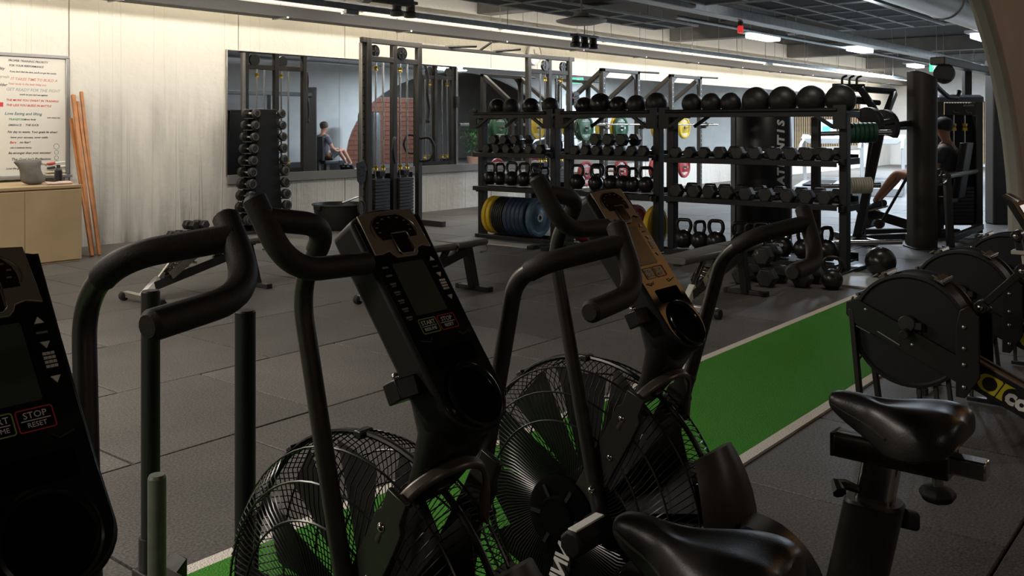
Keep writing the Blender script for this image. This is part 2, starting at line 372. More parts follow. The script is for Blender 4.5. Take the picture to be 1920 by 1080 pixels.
# arched dividing wall on the right
def archwall():
    pts = [(-6.0, 0.0)]; arches = [(3.0, 4.74, 0.5, 2.5), (21.3, 4.7, 0.5, 2.5)]
    for (c, a, z0, b_) in arches:
        if c - a > -6: pts += [(c-a, 0.0)]
        for k in range(33):
            t = pi - pi*k/32; pts.append((c + a*cos(t), z0 + b_*sin(t)))
        pts += [(c+a, 0.0)]
    pts += [(34.0, 0.0), (34.0, 3.6), (-6.0, 3.6)]
    return pts
M_arch = frame((0, 1.52, 0), (1, 0, 0), (0, 0, 1))       # local z -> -y
wr = struct('wall_right', MB().prism(archwall(), 0.12, M_arch), mat('arch_plaster', (0.47, 0.455, 0.43), 0.8, noise=0.05, nscale=4, bump=0.2, bscale=40), None, 0.035)
struct('baseboard_right', MB().box((12.17, 1.46, 0.22), (8.80, 0.15, 0.44)), dkpaint, None, 0.01)

# ------------------------------------------------------------------ ceiling and services
ceil = struct('ceiling', MB().box((13.9, 2, 3.65), (40, 17, 0.1)), mat('ceiling_black', (0.022, 0.022, 0.023), 0.85, noise=0.2))
# concrete downstand beams
for i, u in enumerate((12.0, 18.5, 25.0, 31.5)):
    struct('trim_%d' % (i+1), MB().box((u, 6.0, 3.42), (0.35, 8.7, 0.36)), mat('beam_concrete', (0.20, 0.195, 0.19), 0.85, noise=0.15, nscale=3), None, 0.01)
# black acoustic tiles hanging in pale T-bar frames
tilem = mat('acoustic_black', (0.02, 0.02, 0.021), 0.9)
tb = mat('t_bar', (0.48, 0.50, 0.50), 0.5)
def raft(name, u0, u1, v0, v1, z, nu, nv, label):
    r = thing(name, label, 'ceiling panel', ((u0+u1)/2, (v0+v1)/2, z), 0, 'hanging ceiling rafts')
    U, W = u1-u0, v1-v0
    bars = MB()
    for i in range(nu+1): bars.box((-U/2 + U*i/nu, 0, 0), (0.03, W, 0.035))
    for j in range(nv+1): bars.box((0, -W/2 + W*j/nv, 0), (U, 0.03, 0.035))
    obj('bar_grid', bars, tb, r)
    for i in range(nu):
        for j in range(nv):
            obj('tile', MB().box((-U/2 + U*(i+.5)/nu, -W/2 + W*(j+.5)/nv, 0.012), (U/nu-0.05, W/nv-0.05, 0.02)), tilem, r)
    many('hanger', MB().cyl((0, 0, 0), (0, 0, 3.6-z), 0.006, 6).mesh('hanger', galv), r, [(a*U, b_*W, 0) for a in (-.45, .45) for b_ in (-.45, .45)])
    return r
raft('ceiling_raft', 7.4, 11.4, 4.0, 5.9, 3.0, 4, 3, 'black tiled ceiling raft hung between the galvanised duct and trunking')
raft('ceiling_raft', 12.6, 17.6, 4.45, 6.0, 3.15, 5, 3, 'black tiled ceiling raft further along, past the concrete beam')
raft('ceiling_raft', 9.3, 14.8, 7.80, 8.7, 3.12, 5, 2, 'black tiled ceiling raft over the weight racks beside the disc lamp')
raft('ceiling_raft', 3.5, 8.6, 6.6, 8.4, 3.05, 4, 3, 'black tiled ceiling raft high over the grey benches')
# dark lower cable tray along the wall (front rail + base), upper trunking, round pipe
def lines(name, label, cat, mb, m, **k):
    return tag(obj(name, mb, m, None, **k), label, cat)
tray = thing('cable_tray', 'dark grey cable tray running the length of the concrete wall', 'cable tray', (14, 9.62, 2.72))
obj('channel', MB().box((0, 0, 0.0), (38, 0.28, 0.012)).box((0, -0.135, 0.06), (38, 0.012, 0.14)).box((0, 0.135, 0.03), (38, 0.012, 0.07)), mat('tray_grey', (0.020, 0.019, 0.018), 0.7, noise=0.1), tray)
many('hanger', MB().cyl((0, 0, -.01), (0, 0, 0.88), 0.006, 6).box((0, 0, -0.012), (0.03, 0.3, 0.02)).mesh('hanger', galv), tray, [(-17.5 + 2.15*i, 0, 0) for i in range(17)])
tr2 = thing('light_trunking', 'galvanised lighting trunking hung parallel to the wall above the tray', 'trunking', (14, 8.85, 2.83))
obj('channel', MB().box((0, 0, 0), (38, 0.10, 0.075)), galv, tr2, 0.006)
many('hanger', MB().cyl((0, 0, 0), (0, 0, 0.77), 0.006, 6).mesh('hanger', galv), tr2, [(-17 + 2.3*i, 0, 0) for i in range(16)])
obj('junction_box', MB().box((-6.3, -.02, -0.065), (0.2, 0.11, 0.06)).box((6.1, -.02, -0.06), (0.25, 0.12, 0.06)), galv, tr2, 0.006)
pipe = thing('service_pipe', 'dark round service pipe with collars above the cable tray', 'pipe', (4.2, 8.3, 2.92))
obj('pipe_run', MB().cyl((-8, 0, 0), (4.0, 0, 0), 0.085, 18), mat('pipe_brown', (0.05, 0.046, 0.042), 0.4, metal=0.4), pipe)
many('collar', MB().cyl((0, 0, 0), (.12, 0, 0), 0.11, 18).mesh('collar', galv), pipe, [(3.2, 0, 0), (2.2, 0, 0)])
many('hanger', MB().box((0, 0, 0.38), (0.02, 0.02, 0.6)).mesh('hanger', galv), pipe, [(3.27, 0, 0), (-1, 0, 0)])
pipe2 = thing('sprinkler_pipe', 'thin blue-grey sprinkler pipe under the ceiling with drop heads', 'pipe', (18, 6.68, 2.94))
sp = MB().cyl((-6, 0, 0), (14, 0, 0), 0.03, 10)
obj('pipe_run', sp, galv, pipe2)
many('hanger', MB().cyl((0, 0, 0), (0, 0, 0.66), 0.008, 6).mesh('hanger', galv), pipe2, [(x, 0, 0) for x in (-5, -2, 1, 4, 7, 10)])
many('sprinkler_head', MB().cyl((0, 0, 0.02), (0, 0, 0.14), 0.012, 8).cyl((0, 0, 0.14), (0, 0, 0.15), 0.035, 10).mesh('sprinkler_head', galv), pipe2, [(x+.4, 0, 0) for x in (-5, -2, 1, 4, 7, 10)])
tk = thing('main_trunking', 'wide galvanised trunking running down the hall under the black ceiling', 'trunking', (17, 6.1, 2.99))
obj('channel', MB().box((0, 0, 0), (30, 0.22, 0.14)), galv, tk, 0.01)
many('hanger', MB().cyl((0, 0, 0), (0, 0, 0.61), 0.008, 6).mesh('hanger', galv), tk, [(-14 + 3*i, 0, 0) for i in range(10)])
text('warning_sticker', 'DANGER', 0.05, rprint, tk, T((-5.8, -0.112, 0)) @ RX(pi/2))
dk = thing('air_duct', 'big round galvanised air duct at the top right under the ceiling', 'duct', (12, 3.45, 3.08))
obj('duct_run', MB().cyl((-6.5, 0, 0), (5.2, 0, 0), 0.26, 28), mat('duct_steel', (0.34, 0.33, 0.31), 0.3, metal=0.9, noise=0.1), dk)
many('duct_collar', MB().cyl((0, 0, 0), (.05, 0, 0), 0.275, 28).mesh('duct_collar', galv), dk, [(x, 0, 0) for x in (-4, -1.2, 1.6, 4.4)])
obj('duct_outlet', MB().lathe([(0.26, 0), (0.26, 0.2), (0.30, 0.24), (0.30, 0.3), (0.05, 0.3)], T((5.2, 0, 0)) @ RY(pi/2), 24), galv, dk)
many('hanger', MB().box((0, 0, 0.38), (0.03, 0.03, 0.3)).mesh('hanger', galv), dk, [(-3, 0, 0), (3, 0, 0)])
# lamps
lampglow = mat('cool_lamp_glow', (1, 1, 1), emit=(0.82, 0.92, 1.0), es=7)
for (x, y, z, lab) in ((15.5, 6.9, 2.95, 'lit cool white ceiling lamp beside the trunking, first of the line'), (19.3, 6.5, 2.95, 'lit cool white ceiling lamp beside the trunking, second of the line'), (27.5, 3.8, 3.14, 'lit cool lamp near the slatted end wall'), (28.5, 8.0, 3.14, 'lit cool lamp near the far corner of the mirror wall'), (18.0, 3.9, 2.95, 'lit pale green lamp beside the arched pier')):
    t = thing('ceiling_lamp', lab, 'lamp', (x, y, z))
    obj('housing', MB().box((0, 0, 0.03), (1.3, 0.36, 0.06)), galv, t, 0.01)
    obj('diffuser', MB().box((0, 0, -0.04), (0.9, 0.26, 0.08)), lampglow, t, 0.02)
    many('hanger', MB().cyl((0, 0, 0.05), (0, 0, 3.6-z), 0.006, 6).mesh('hanger', galv), t, [(-.5, 0, 0), (.5, 0, 0)])
# LED strip bodies that carry the wall wash
strip = thing('wall_wash_lamp', 'continuous warm LED strip hidden behind the cable tray lighting the wall', 'lamp', (17, 9.90, 3.03))
obj('housing', MB().box((0, 0, 0.02), (33.5, 0.07, 0.05)), galv, strip)
many('diffuser', MB().box((0, 0, -0.012), (2.6, 0.04, 0.012)).mesh('diffuser', mat('warm_lamp_glow', (1, 1, 1), emit=(1.0, 0.88, 0.66), es=4)), strip, [(-16 + 2.75*i, 0, 0) for i in range(12)])
many('diffuser', MB().box((0, 0, -0.046), (2.6, 0.05, 0.014)).mesh('diffuser', mat('trunk_lamp_glow', (1, 1, 1), emit=(1.0, 0.86, 0.58), es=1.6)), tr2, [(-13 + 2.75*i, 0, 0) for i in range(12)])
many('hanger', MB().cyl((0, 0, 0), (0, 0, 0.57), 0.006, 6).mesh('hanger', galv), strip, [(-15.5+2.75*i, 0, 0) for i in range(12)])
def downlight(name, label, loc, n, r, m, drop):
    t = thing(name, label, 'spotlight', loc)
    obj('mount_plate', MB().box((0, 0, 0), (0.16 + 0.22*(n-1), 0.14, 0.04)), m, t, 0.006)
    for i in range(n):
        x = (i-(n-1)/2)*0.24
        h = obj('lamp_head', MB().lathe([(0, 0), (r*0.7, 0), (r*0.7, -0.09), (r, -0.11), (r, -0.16), (r*0.8, -0.165), (r*0.6, -0.12), (0, -0.12)], T((x, 0, -0.02)), 20), m, t)
    obj('stem', MB().cyl((0, 0, 0), (0, 0, 3.6-loc[2]), 0.01, 8), galv, t)
    return t
grl = mat('lamp_grey', (0.16, 0.155, 0.15), 0.45, metal=0.3)
downlight('twin_downlight', 'grey twin downlight in front of the cable tray over the cable tower', (8.35, 8.55, 2.93), 2, 0.085, grl, 0.6)
downlight('twin_downlight', 'grey twin downlight under the ceiling nearer the disc lamp', (9.35, 6.8, 3.10), 2, 0.085, grl, 0.45)
downlight('triple_spotlight', 'row of three small black spotlights below the trunking', (12.2, 8.42, 2.78), 3, 0.09, blk, 0.8)
t = thing('disc_lamp', 'pale unlit disc lamp hanging over the weight racks', 'lamp', (10.5, 7.30, 2.78))
obj('shade', MB().lathe([(0, -0.04), (0.2, -0.035), (0.34, 0.0), (0.35, 0.02), (0.12, 0.07), (0.10, 0.12), (0, 0.12)], None, 32), mat('disc_grey', (0.42, 0.41, 0.38), 0.5), t)
obj('stem', MB().cyl((0, 0, 0.1), (0, 0, 0.82), 0.012, 8), galv, t)
t = thing('alarm_beacon', 'small red alarm beacon under the wide trunking', 'beacon', (12.9, 6.10, 2.80))
obj('lens', MB().lathe([(0, -0.06), (0.04, -0.06), (0.045, 0.02), (0.03, 0.05), (0, 0.05)], None, 16), mat('red_lens', (0.7, 0.02, 0.02), 0.3, emit=(1, 0.05, 0.05), es=0.6), t)
obj('bracket', MB().box((0, 0, 0.08), (0.06, 0.06, 0.07)), blk, t, 0.005)
t = thing('exit_sign', 'green running-man exit sign under the trunking beside the black column', 'sign', (21.5, 5.6, 2.64), radians(-30))
obj('housing', MB().box((0, 0, 0), (0.05, 0.36, 0.2)), white, t, 0.008)
obj('green_face', MB().box((-0.027, 0, -0.015), (0.006, 0.35, 0.16)), mat('exit_green', (0.02, 0.5, 0.2), 0.4, emit=(0.1, 0.8, 0.45), es=1.0), t)
man = MB()
for p_, q_, r_ in (((-.032, .05, .045), (-.032, .05, .046), .012), ((-.032, .04, .03), (-.032, .02, -.02), .01), ((-.032, .02, -.02), (-.032, .06, -.06), .008), ((-.032, .02, -.02), (-.032, -.02, -.06), .008), ((-.032, .04, .02), (-.032, -.01, .01), .007), ((-.032, .04, .02), (-.032, .08, .0), .007)):
    man.cyl(p_, q_, r_, 8)
obj('running_man', man, mat('sign_white', (0.9, 0.95, 0.9), 0.4, emit=(0.8, 1, 0.9), es=1.0), t)
obj('beacon', MB().box((0, 0.03, 0.15), (0.06, 0.08, 0.07)), mat('pink_lens', (0.7, 0.03, 0.1), 0.3, emit=(1, 0.1, 0.2), es=0.6), t, 0.005)
obj('stem', MB().cyl((0, 0, 0.1), (0, 0, 0.95), 0.01, 8), galv, t)
# ------------------------------------------------------------------ air bikes (local x = riding direction, y = left, origin on the floor below the fan hub)
HUB = 0.433; FR = 0.35
gold = mat('gauge_bezel', (0.30, 0.25, 0.20), 0.42, metal=0.55)
lcd = mat('lcd_screen', (0.050, 0.062, 0.048), 0.3)
pocket = mat('pocket_black', (0.003, 0.003, 0.003), 0.9, spec=0.05)
faded = mat('faded_print', (0.16, 0.155, 0.15), 0.6)
def fan_wires():
    mb = MB(); prof = [(0.085, 0.122), (0.17, 0.124), (0.25, 0.116), (0.305, 0.095), (0.338, 0.055), (0.349, 0.012), (0.3495, 0.0)]
    n = 128
    for s in (1, -1):
        for i in range(n):
            a0 = 2*pi*i/n
            pts = []
            for r, y in prof:
                a = a0 + s*0.55*(1 - (r-0.085)/0.265)**1.3 * 0.9
                pts.append((r*cos(a), s*y, HUB + r*sin(a)))
            mb.tube(pts, 0.0013, 3)
    return mb
def ring_y(r, y, rad, n=56, k=8):
    mb = MB(); mb.tube([(r*cos(2*pi*i/n), y, HUB + r*sin(2*pi*i/n)) for i in range(n)], rad, k, closed=True); return mb
HEADL = dict(bend=(.002, 1.082), corner=(-.077, 1.192), T=(-.072, 1.212), b2=(-.112, 1.130), end=(-.112, 1.125))
def arm_paths(s, h):
    bd, co, tt, b2, en = (h[k] for k in ('bend', 'corner', 'T', 'b2', 'end'))
    st = fillet([(-.115, .128, .44), (bd[0], .158, bd[1]), (co[0], .158, co[1]), (tt[0], .285, tt[1])], [0, .09, .055, 0], 9)
    tp, bp = V((tt[0], .286, tt[1])), V((b2[0], .268, b2[1]))
    tj = fillet([tp + (tp-bp).normalized()*.042, bp, (en[0], .098, en[1])], [0, .07, 0], 9)
    f = lambda P: [V((x, y*s, z)) for x, y, z in P]
    return f(st), f(tj)
def face_frame():            # console face: origin at the cup-holder centre, x = rider's right, y = up the face, z = out towards the rider
    up = V((.233, 0, .310)).normalized(); xr = V((0, -1, 0)); n = xr.cross(up)
    return frame((-.264, 0, .905), xr, up)
CF = face_frame()
def make_bike(label, hr, sdx=0.0, sdz=0.0):
    t = thing('air_bike', label, 'exercise bike', (0,0,0), 0, 'air bikes in a row facing the turf')
    # base
    b = obj('base_frame', MB().bar((.34, 0, .085), (-.92, 0, .085), .07, .06).bar((0, 0, .09), (0.0, 0, .12), .2, .1), satin, t, 0.008)
    for x, wd in ((.36, .50), (-.90, .56)):
        s = obj('stabiliser', MB().tube([(x, -wd/2, .055), (x, wd/2, .055)], .032, 14), satin, t)
        for q in (-1, 1): obj('foot', MB().cyl((x, q*wd/2, .042), (x, q*(wd/2+.03), .042), .042, 16), rub, s)
    # fan cage
    cg = obj('fan_cage', fan_wires(), mat('cage_wire', (0.02, 0.02, 0.02), 0.25, metal=0.6), t); cg['kind'] = 'stuff'
    rm = obj('cage_rim', ring_y(FR, 0, .0065, 72), blk, t)
    for a in (52, 88, 122, 160, 200, 20, -20):
        a = radians(a); obj('rim_clip', MB().box((0, 0, 0), (.02, .034, .016), T((FR*cos(a), 0, HUB+FR*sin(a))) @ RY(-a+pi/2)), satin, rm, .003)
    for s in (1, -1):
        for r_, y in ((.335, .06), (.285, .107), (.22, .121)):
            obj('cage_hoop', ring_y(r_, s*y, .0024, 56, 5), blk, t)
    fw = obj('fan_wheel', MB().lathe([(0, -.09), (.075, -.09), (.08, .09), (0, .09)], T((0, 0, HUB)) @ RX(pi/2), 28), blk, t)
    bl = MB()
    prof = [(.075, -.16), (.305, -.10), (.305, .15), (.075, .10)]
    for i in range(11):
        mb = MB(); M = T((0, 0, HUB)) @ RY(2*pi*i/11 + .25) @ RX(radians(0))
        # blade: thin paddle, twisted 55 degrees about its radial axis
        Mb = M @ RZ(0)
        vs = []
        for r_ in (.075, .15, .23, .312):
            wdt = .032 + .066*(r_/.3)
            for k in (-1, 1):
                ang = radians(40 - 10*(r_/.3)); vs.append((r_, 0, 0)); q = vs[-1]
                vs[-1] = (r_, k*wdt*sin(ang)*.95, k*wdt*cos(ang)*1.25)
        vv = vs + [(x, y + .003, z + .002) for x, y, z in vs]
        fs = [(0,2,3,1),(2,4,5,3),(4,6,7,5)] ; fs += [tuple(i+8 for i in f[::-1]) for f in fs]
        fs += [(0,1,9,8),(6,14,15,7),(0,8,10,2),(2,10,12,4),(4,12,14,6),(1,3,11,9),(3,5,13,11),(5,7,15,13)]
        mb.add(vv, fs, False, Mb); obj('fan_blade', mb, mat('blade_black', (0.006, 0.006, 0.0065), .55, spec=.3), fw)
    for s in (1, -1):
        hc = MB().lathe([(0, .150), (.045, .150), (.05, .138), (.078, .138), (.092, .130), (.094, .118), (0, .118)], T((0, 0, HUB)) @ RX(-pi/2*s), 32)
        h = obj('hub_cover', hc, pocket, t)
        for i in range(6): obj('hub_rib', MB().box((.064, 0, .1405), (.03, .008, .006), T((0, 0, HUB)) @ RX(-pi/2*s) @ RZ(i*pi/3)), satin, h)
        # fork plate with hooked top
        P = fillet([(.02, 0, .35), (-.03, 0, HUB), (-.175, 0, .685), (-.205, 0, .755)], [0, .05, .1, 0], 6)
        y = s*.118; mb = MB(); rings = []
        for i, p in enumerate(P):
            tn = (P[min(i+1, len(P)-1)] - P[max(i-1, 0)]).normalized(); nn = V((-tn.z, 0, tn.x)); f_ = i/(len(P)-1)
            wd = .033 if f_ < .9 else .024
            rings.append([p + nn*wd + V((0, y-.006, 0)), p + nn*wd + V((0, y+.006, 0)), p - nn*wd + V((0, y+.006, 0)), p - nn*wd + V((0, y-.006, 0))])
        mb.loft(rings, False); fk = obj('fork_plate', mb, gun, t, .002)
        for (bx, bz) in ((-.168, .695), (-.135, .60), (-.09, .56), (-.05, .47)):
            obj('bolt', MB().sphere((bx, y + s*.007, bz), .0085 if bz < .7 else .0125, 10, 6, (1, .6, 1)), chrome, fk)
        obj('lower_strut', MB().bar((-.03, s*.131, HUB), (.05, s*.10, .10), .012, .05, (1,0,0)), gun, t, .003)
    # rear cage guard (curved brown-black shell) and crank housing
    P = []
    for k in range(15):
        a = radians(150 + 75*k/14); P.append((a, k/14))
    mb = MB(); rings = []
    for a, f_ in P:
        r0 = FR + .025; wd = .05 + .075*sin(pi*min(1, f_*1.15+.12))*0.9
        c_ = V((r0*cos(a), 0, HUB + r0*sin(a))); o_ = V((cos(a), 0, sin(a)))
        rings.append([c_ + V((0, -wd, 0)), c_ + o_*.035 + V((0, -wd*.6, 0)), c_ + o_*.045, c_ + o_*.035 + V((0, wd*.6, 0)), c_ + V((0, wd, 0)), c_ - o_*.008])
    mb.loft(rings); obj('rear_guard', mb, mat('guard_plastic', (0.026, 0.018, 0.015), 0.4), t)
    cr = obj('crank_housing', MB().lathe([(0, -.055), (.15, -.055), (.165, -.04), (.165, .04), (.15, .055), (0, .055)], T((-.42, 0, .33)) @ RX(pi/2), 36), blk, t)
    for s, a in ((1, radians(200)), (-1, radians(20))):
        e = V((-.42 + .17*cos(a), s*.09, .33 + .17*sin(a)))
        ck = obj('crank_arm', MB().bar((-.42, s*.085, .33), e, .02, .035, (0,1,0)), gun, t, .004)
        obj('pedal', MB().box((e.x, s*.15, e.z), (.10, .10, .028)), rub, ck, .006)
    # foot pegs
    for s in (1, -1):
        pg = obj('foot_peg', MB().lathe([(.0, 0), (.027, 0), (.031, .006), (.031, .118), (.026, .124), (0, .124)], T((-.135, s*.155, .452)) @ RX(-pi/2*s) @ RZ(pi/8), 8, False), rub, t, .002)
        obj('peg_top', MB().box((-.135, s*.216, .4815), (.024, .11, .005)), white if s > 0 else rub, pg, .002)
    # neck
    ar = fillet([(-.160, .118, .665), (-.205, .105, .752), (-.240, .055, .786), (-.250, .005, .790), (-.247, -.035, .776), (-.236, -.062, .735), (-.228, -.066, .66)], [0, .05, .05, .05, .05, .04, 0], 5)
    mb = MB(); rr = []
    for i, p in enumerate(ar):
        tn = (ar[min(i+1, len(ar)-1)] - ar[max(i-1, 0)]).normalized(); n1 = V((-.55, 0, .83)); n1 = (n1 - tn*n1.dot(tn)).normalized(); n2 = tn.cross(n1)
        rr.append([p + n1*.007 + n2*.010, p + n1*.007 - n2*.010, p - n1*.004 - n2*.014, p - n1*.004 + n2*.014])
    mb.loft(rr, False); obj('guard_arch', mb, mat('arch_metal', (0.10, 0.085, 0.07), .35, metal=.5), t, .004)
    rings = []
    for z, xr, xf, wy in ((.735, -.222, -.140, .140), (.80, -.248, -.178, .150), (.857, -.262, -.190, .152), (.905, -.240, -.180, .158), (.965, -.195, -.140, .158), (1.03, -.145, -.10, .158)):
        wx = xf - xr; rings.append([((xf+xr)/2 + px, py, z - px*(.5 if z > .74 else 1.1)) for px, py in rrect(wx, wy, wx*.36, 4)])
    obj('neck_shroud', MB().loft(rings), blk, t)
    bk = obj('side_bracket', MB().box((-.20, .103, .925), (.035, .055, .036), T((-.20, .112, .925)) @ RY(.5) @ T((.20, -.112, -.925))), blk, t, .003)
    obj('bolt', MB().sphere((-.19, .112, .945), .008, 10, 6), chrome, bk)
    # console
    def outline(wb_, wt, top, bot):
        L_ = []
        for k in range(17):                    # rounded bottom round the cup
            a = pi + pi*k/16; L_.append((wb_/2*cos(a)*1.0, bot + .06*sin(a) + .06))
        L_ += [(wb_/2, .08), (wt/2, top - .02)]
        for k in range(9): a = k/8; L_.append((wt/2 - wt*a, top - .02 + .022*sin(pi*a)**.8 + .0))
        L_ += [(-wb_/2, .08)]
        return L_
    cs = obj('console', MB().prism(outline(.160, .170, .379, -.063), .066, CF @ T((0, 0, -.067))), mat('console_shell', (0.008, 0.008, 0.008), .5, spec=.3), t, .010, None, 3)
    obj('face_panel', MB().prism(outline(.148, .158, .372, -.057), .0022, CF @ T((0, 0, -.0022))), gloss, cs, .0008)
    # face details are sub-parts of the console
    def cfp(name, poly, z, th, m, bevel=0): return obj(name, MB().prism(poly, th, CF @ T((0, 0, z))), m, cs, bevel)
    g2 = lambda P: [(x, .3715 - (.374 - y)*.74) for x, y in P]
    gp = [(-.070, .365), (-.03, .372), (.03, .374), (.066, .371), (.070, .258), (.05, .265), (.036, .260), (.033, .250), (.026, .240), (-.022, .240), (-.030, .250), (-.034, .260), (-.052, .254), (-.070, .254)]
    cfp('gauge_bezel', g2(gp), .0, .004, gold, .0012)
    arc = g2([(.052*cos(radians(200 - 220*k/12)), .316 + .048*sin(radians(200 - 220*k/12))) for k in range(13)])
    obj('bezel_edge', MB().tube([CF @ V((x*1.05, y, .0045)) for x, y in arc], .0012, 6), steel, cs)
    gp2 = [(-.038, .290), (-.046, .31), (-.046, .335), (-.036, .353), (-.022, .358), (.02, .359), (.034, .350), (.044, .334), (.048, .316), (.048, .293)]
    cfp('gauge_window', g2(gp2), .0035, .0018, mat('gauge_window', (0.016, 0.009, 0.007), 0.12))
    led = MB()
    for k in range(9):
        a = radians(200 - 27.5*k); x, y = g2([(.040*cos(a), .322 + .030*sin(a))])[0]; led.box((x, y, .0056), (.006, .0022, .0006), CF)
    obj('gauge_mark', led, faded, cs)['kind'] = 'stuff'
    cfp('badge_window', g2(rrect(.036, .058, .006, 3, .004, .276)), .004, .002, mat('badge_window', (0.012, 0.007, 0.006), 0.12))
    q = g2([(-.016, .300), (-.014, .306), (.022, .307), (.025, .302), (.024, .256), (.018, .248), (-.010, .248), (-.014, .256)])
    obj('badge_trim', MB().tube([CF @ V((x, y, .0065)) for x, y in q], .0012, 5, True), steel, cs)
    cfp('lcd_screen', rrect(.078, .104, .003, 2, -.003, .211), .0003, .0012, lcd)
    keys = MB()
    for i in range(7):
        y = .258 - .0165*i; keys.box((-.060, y, .001), (.014, .0035, .0014), CF)
        if i > 1: keys.box((-.060, y-.0045, .001), (.010, .002, .0014), CF)
    obj('key_print', keys, faded, cs)['kind'] = 'stuff'
    for i, y in enumerate((.262, .228, .181)):
        k = 1 if i == 0 else -1
        obj('arrow_key', MB().prism([(-.006, -.004*k), (.006, -.004*k), (.0, .005*k)], .0014, CF @ T((.058, y, .0006))), wprint, cs)
    obj('enter_key', MB().box((.058, .245, .001), (.014, .0028, .0014), CF), faded, cs)
    pd = MB()
    for r_ in range(4):
        for c_ in range(3): pd.box((.053 + .005*c_, .216 - .0058*r_, .001), (.0042, .0038, .0014), CF)
    obj('number_pad', pd, wprint, cs)['kind'] = 'stuff'
    for x, s1, s2, m in ((-.024, 'START', 'RESUME', gprint), (.022, 'STOP', 'RESET', rprint)):
        P = [(px, py, .0012) for px, py in rrect(.042, .027, .003, 3, x, .137)]
        obj('button_outline', MB().tube([CF @ V(p) for p in P], .0009, 5, True), m, cs)
        text('button_print', s1, .0115, wprint, cs, CF @ T((x, .1425, .0012)), ext=.0004)
        text('button_print', s2, .0085, wprint, cs, CF @ T((x, .1305, .0012)), ext=.0004)
        obj('button_line', MB().box((x, .1365, .001), (.034, .001, .001), CF), wprint, cs)
    for s in (-1, 1): obj('lip_edge', MB().tube([CF @ V((s*.060, .113, .002)), CF @ V((s*.040, .107, .003)), CF @ V((s*.034, .114, .002))], .0012, 5), steel, cs)
    cfp('tray_pocket', rrect(.098, .034, .004, 3, .004, .076), .0006, .0012, pocket)
    # cup holder
    cp = MB(); R0 = .052; rings = []
    for (r_, z) in ((R0+.007, .0), (R0+.006, .006), (R0+.002, .008), (R0, .004), (R0-.003, .0015)):
        rings.append([CF @ V((r_*cos(2*pi*k/36), .0 + r_*sin(2*pi*k/36), z)) for k in range(36)])
    cp.loft(rings, True, False); obj('cup_rim', cp, gloss, cs)
    cfp('cup_well', [(R0*.97*cos(2*pi*k/36), R0*.97*sin(2*pi*k/36)) for k in range(36)], .0006, .001, pocket)
    # handlebars
    for s, hd_ in ((1, HEADL), (-1, hr)):
        A, Tj = arm_paths(s, hd_)
        i0 = 9
        h = obj('handlebar', MB().tube(A[:i0+3], .0165, 14), gun, t)
        obj('grip', MB().tube(A[i0+2:], .0195, 14), foam, h)
        P = [Tj[0]] + [Tj[0] + (Tj[1]-Tj[0]).normalized()*.006] + Tj[1:-1] + [Tj[-1] + (Tj[-2]-Tj[-1]).normalized()*.006] + [Tj[-1]]
        obj('grip', MB().tube(P, [.014] + [.0195]*(len(P)-2) + [.014], 14), foam, h)
        obj('pivot_boss', MB().cyl((A[0].x, s*.11, A[0].z), (A[0].x, s*.158, A[0].z), .034, 20).sphere((A[0].x, s*.158, A[0].z), .018, 12, 8), satin, h)
        obj('arm_bolt', MB().sphere((A[0].x+.012, s*.150, A[0].z+.085), .009, 10, 6), chrome, h)
    n_before = set(COL.objects)
    # seat assembly
    obj('seat_tube', MB().loft([[(x + px, py, z) for px, py in rrect(.115, .075, .03, 4)] for x, z in ((-.585, .10), (-.69, .60))]).loft([[(-.69 + px, py, z) for px, py in rrect(w_, .8*w_ - .012, .03, 4)] for z, w_ in ((.60, .115), (.606, .108))]), mat('seat_tube_paint', (0.040, 0.036, 0.033), 0.45, metal=0.3), t)
    obj('seat_post', MB().loft([[(x + px, py, z) for px, py in rrect(.075, .042, .012, 3)] for x, z in ((-.688, .59), (-.705, .69))]), chrome, t)
    sl = obj('seat_slider', MB().loft([[(x, py, .706 + pz) for py, pz in rrect(.052, .05, .008, 3)] for x in (-.615, -.835)]), mat('slider_dark_chrome', (0.10, 0.085, 0.075), .22, metal=.9), t, .003)
    obj('slider_rail', MB().box((-.86, 0, .712), (.08, .038, .034)), chrome, sl, .004)
    obj('slider_cap', MB().box((-.612, 0, .706), (.008, .05, .048)), rub, sl, .002)
    kn = obj('adjust_knob', MB().cyl((-.81, 0, .685), (-.81, 0, .655), .011, 12), steel, t)
    obj('knob_grip', MB().lathe([(0, 0), (.022, 0), (.034, .008), (.036, .016), (.028, .026), (.014, .03), (0, .03)], T((-.81, 0, .632)), 7, False), rub, kn, .003)
    obj('adjust_knob', MB().loft([[(-.72 - .006*k + px, -.055 - .03*k, .56 - .012*k + pz) for px, pz in rrect(.042, .042, .010, 3)] for k in (0, 1.6)]).cyl((-.70, .0, .57), (-.72, -.06, .56), .012, 10), rub, t, .003)
    lv = obj('clamp_lever', MB().tube([(-.665, .02, .625), (-.640, .035, .635), (-.632, .055, .64), (-.645, .07, .628)], [.008, .011, .011, .014], 8), satin, t)
    # saddle
    st = [(-.600, .017, .804, .014), (-.612, .027, .812, .032), (-.640, .032, .815, .054), (-.675, .036, .813, .070), (-.705, .052, .811, .082), (-.735, .080, .812, .090), (-.770, .104, .817, .092), (-.805, .114, .821, .088), (-.838, .108, .820, .076), (-.858, .090, .812, .055), (-.866, .060, .802, .028)]
    rings = []
    for x, hw, zt, d in st:
        ring = []
        for k in range(20):
            a = pi*k/19; c_ = cos(a); sn = sin(a)
            y = hw*math.copysign(abs(c_)**.75, c_); z = zt - d + d*abs(sn)**.62
            dip = .012*math.exp(-(y/.016)**2) if x < -.70 else 0
            ring.append((x, y, z - dip))
        ring += [(x, -hw*.86, zt - d - .006), (x, 0, zt - d - .004), (x, hw*.86, zt - d - .006)]
        rings.append(ring)
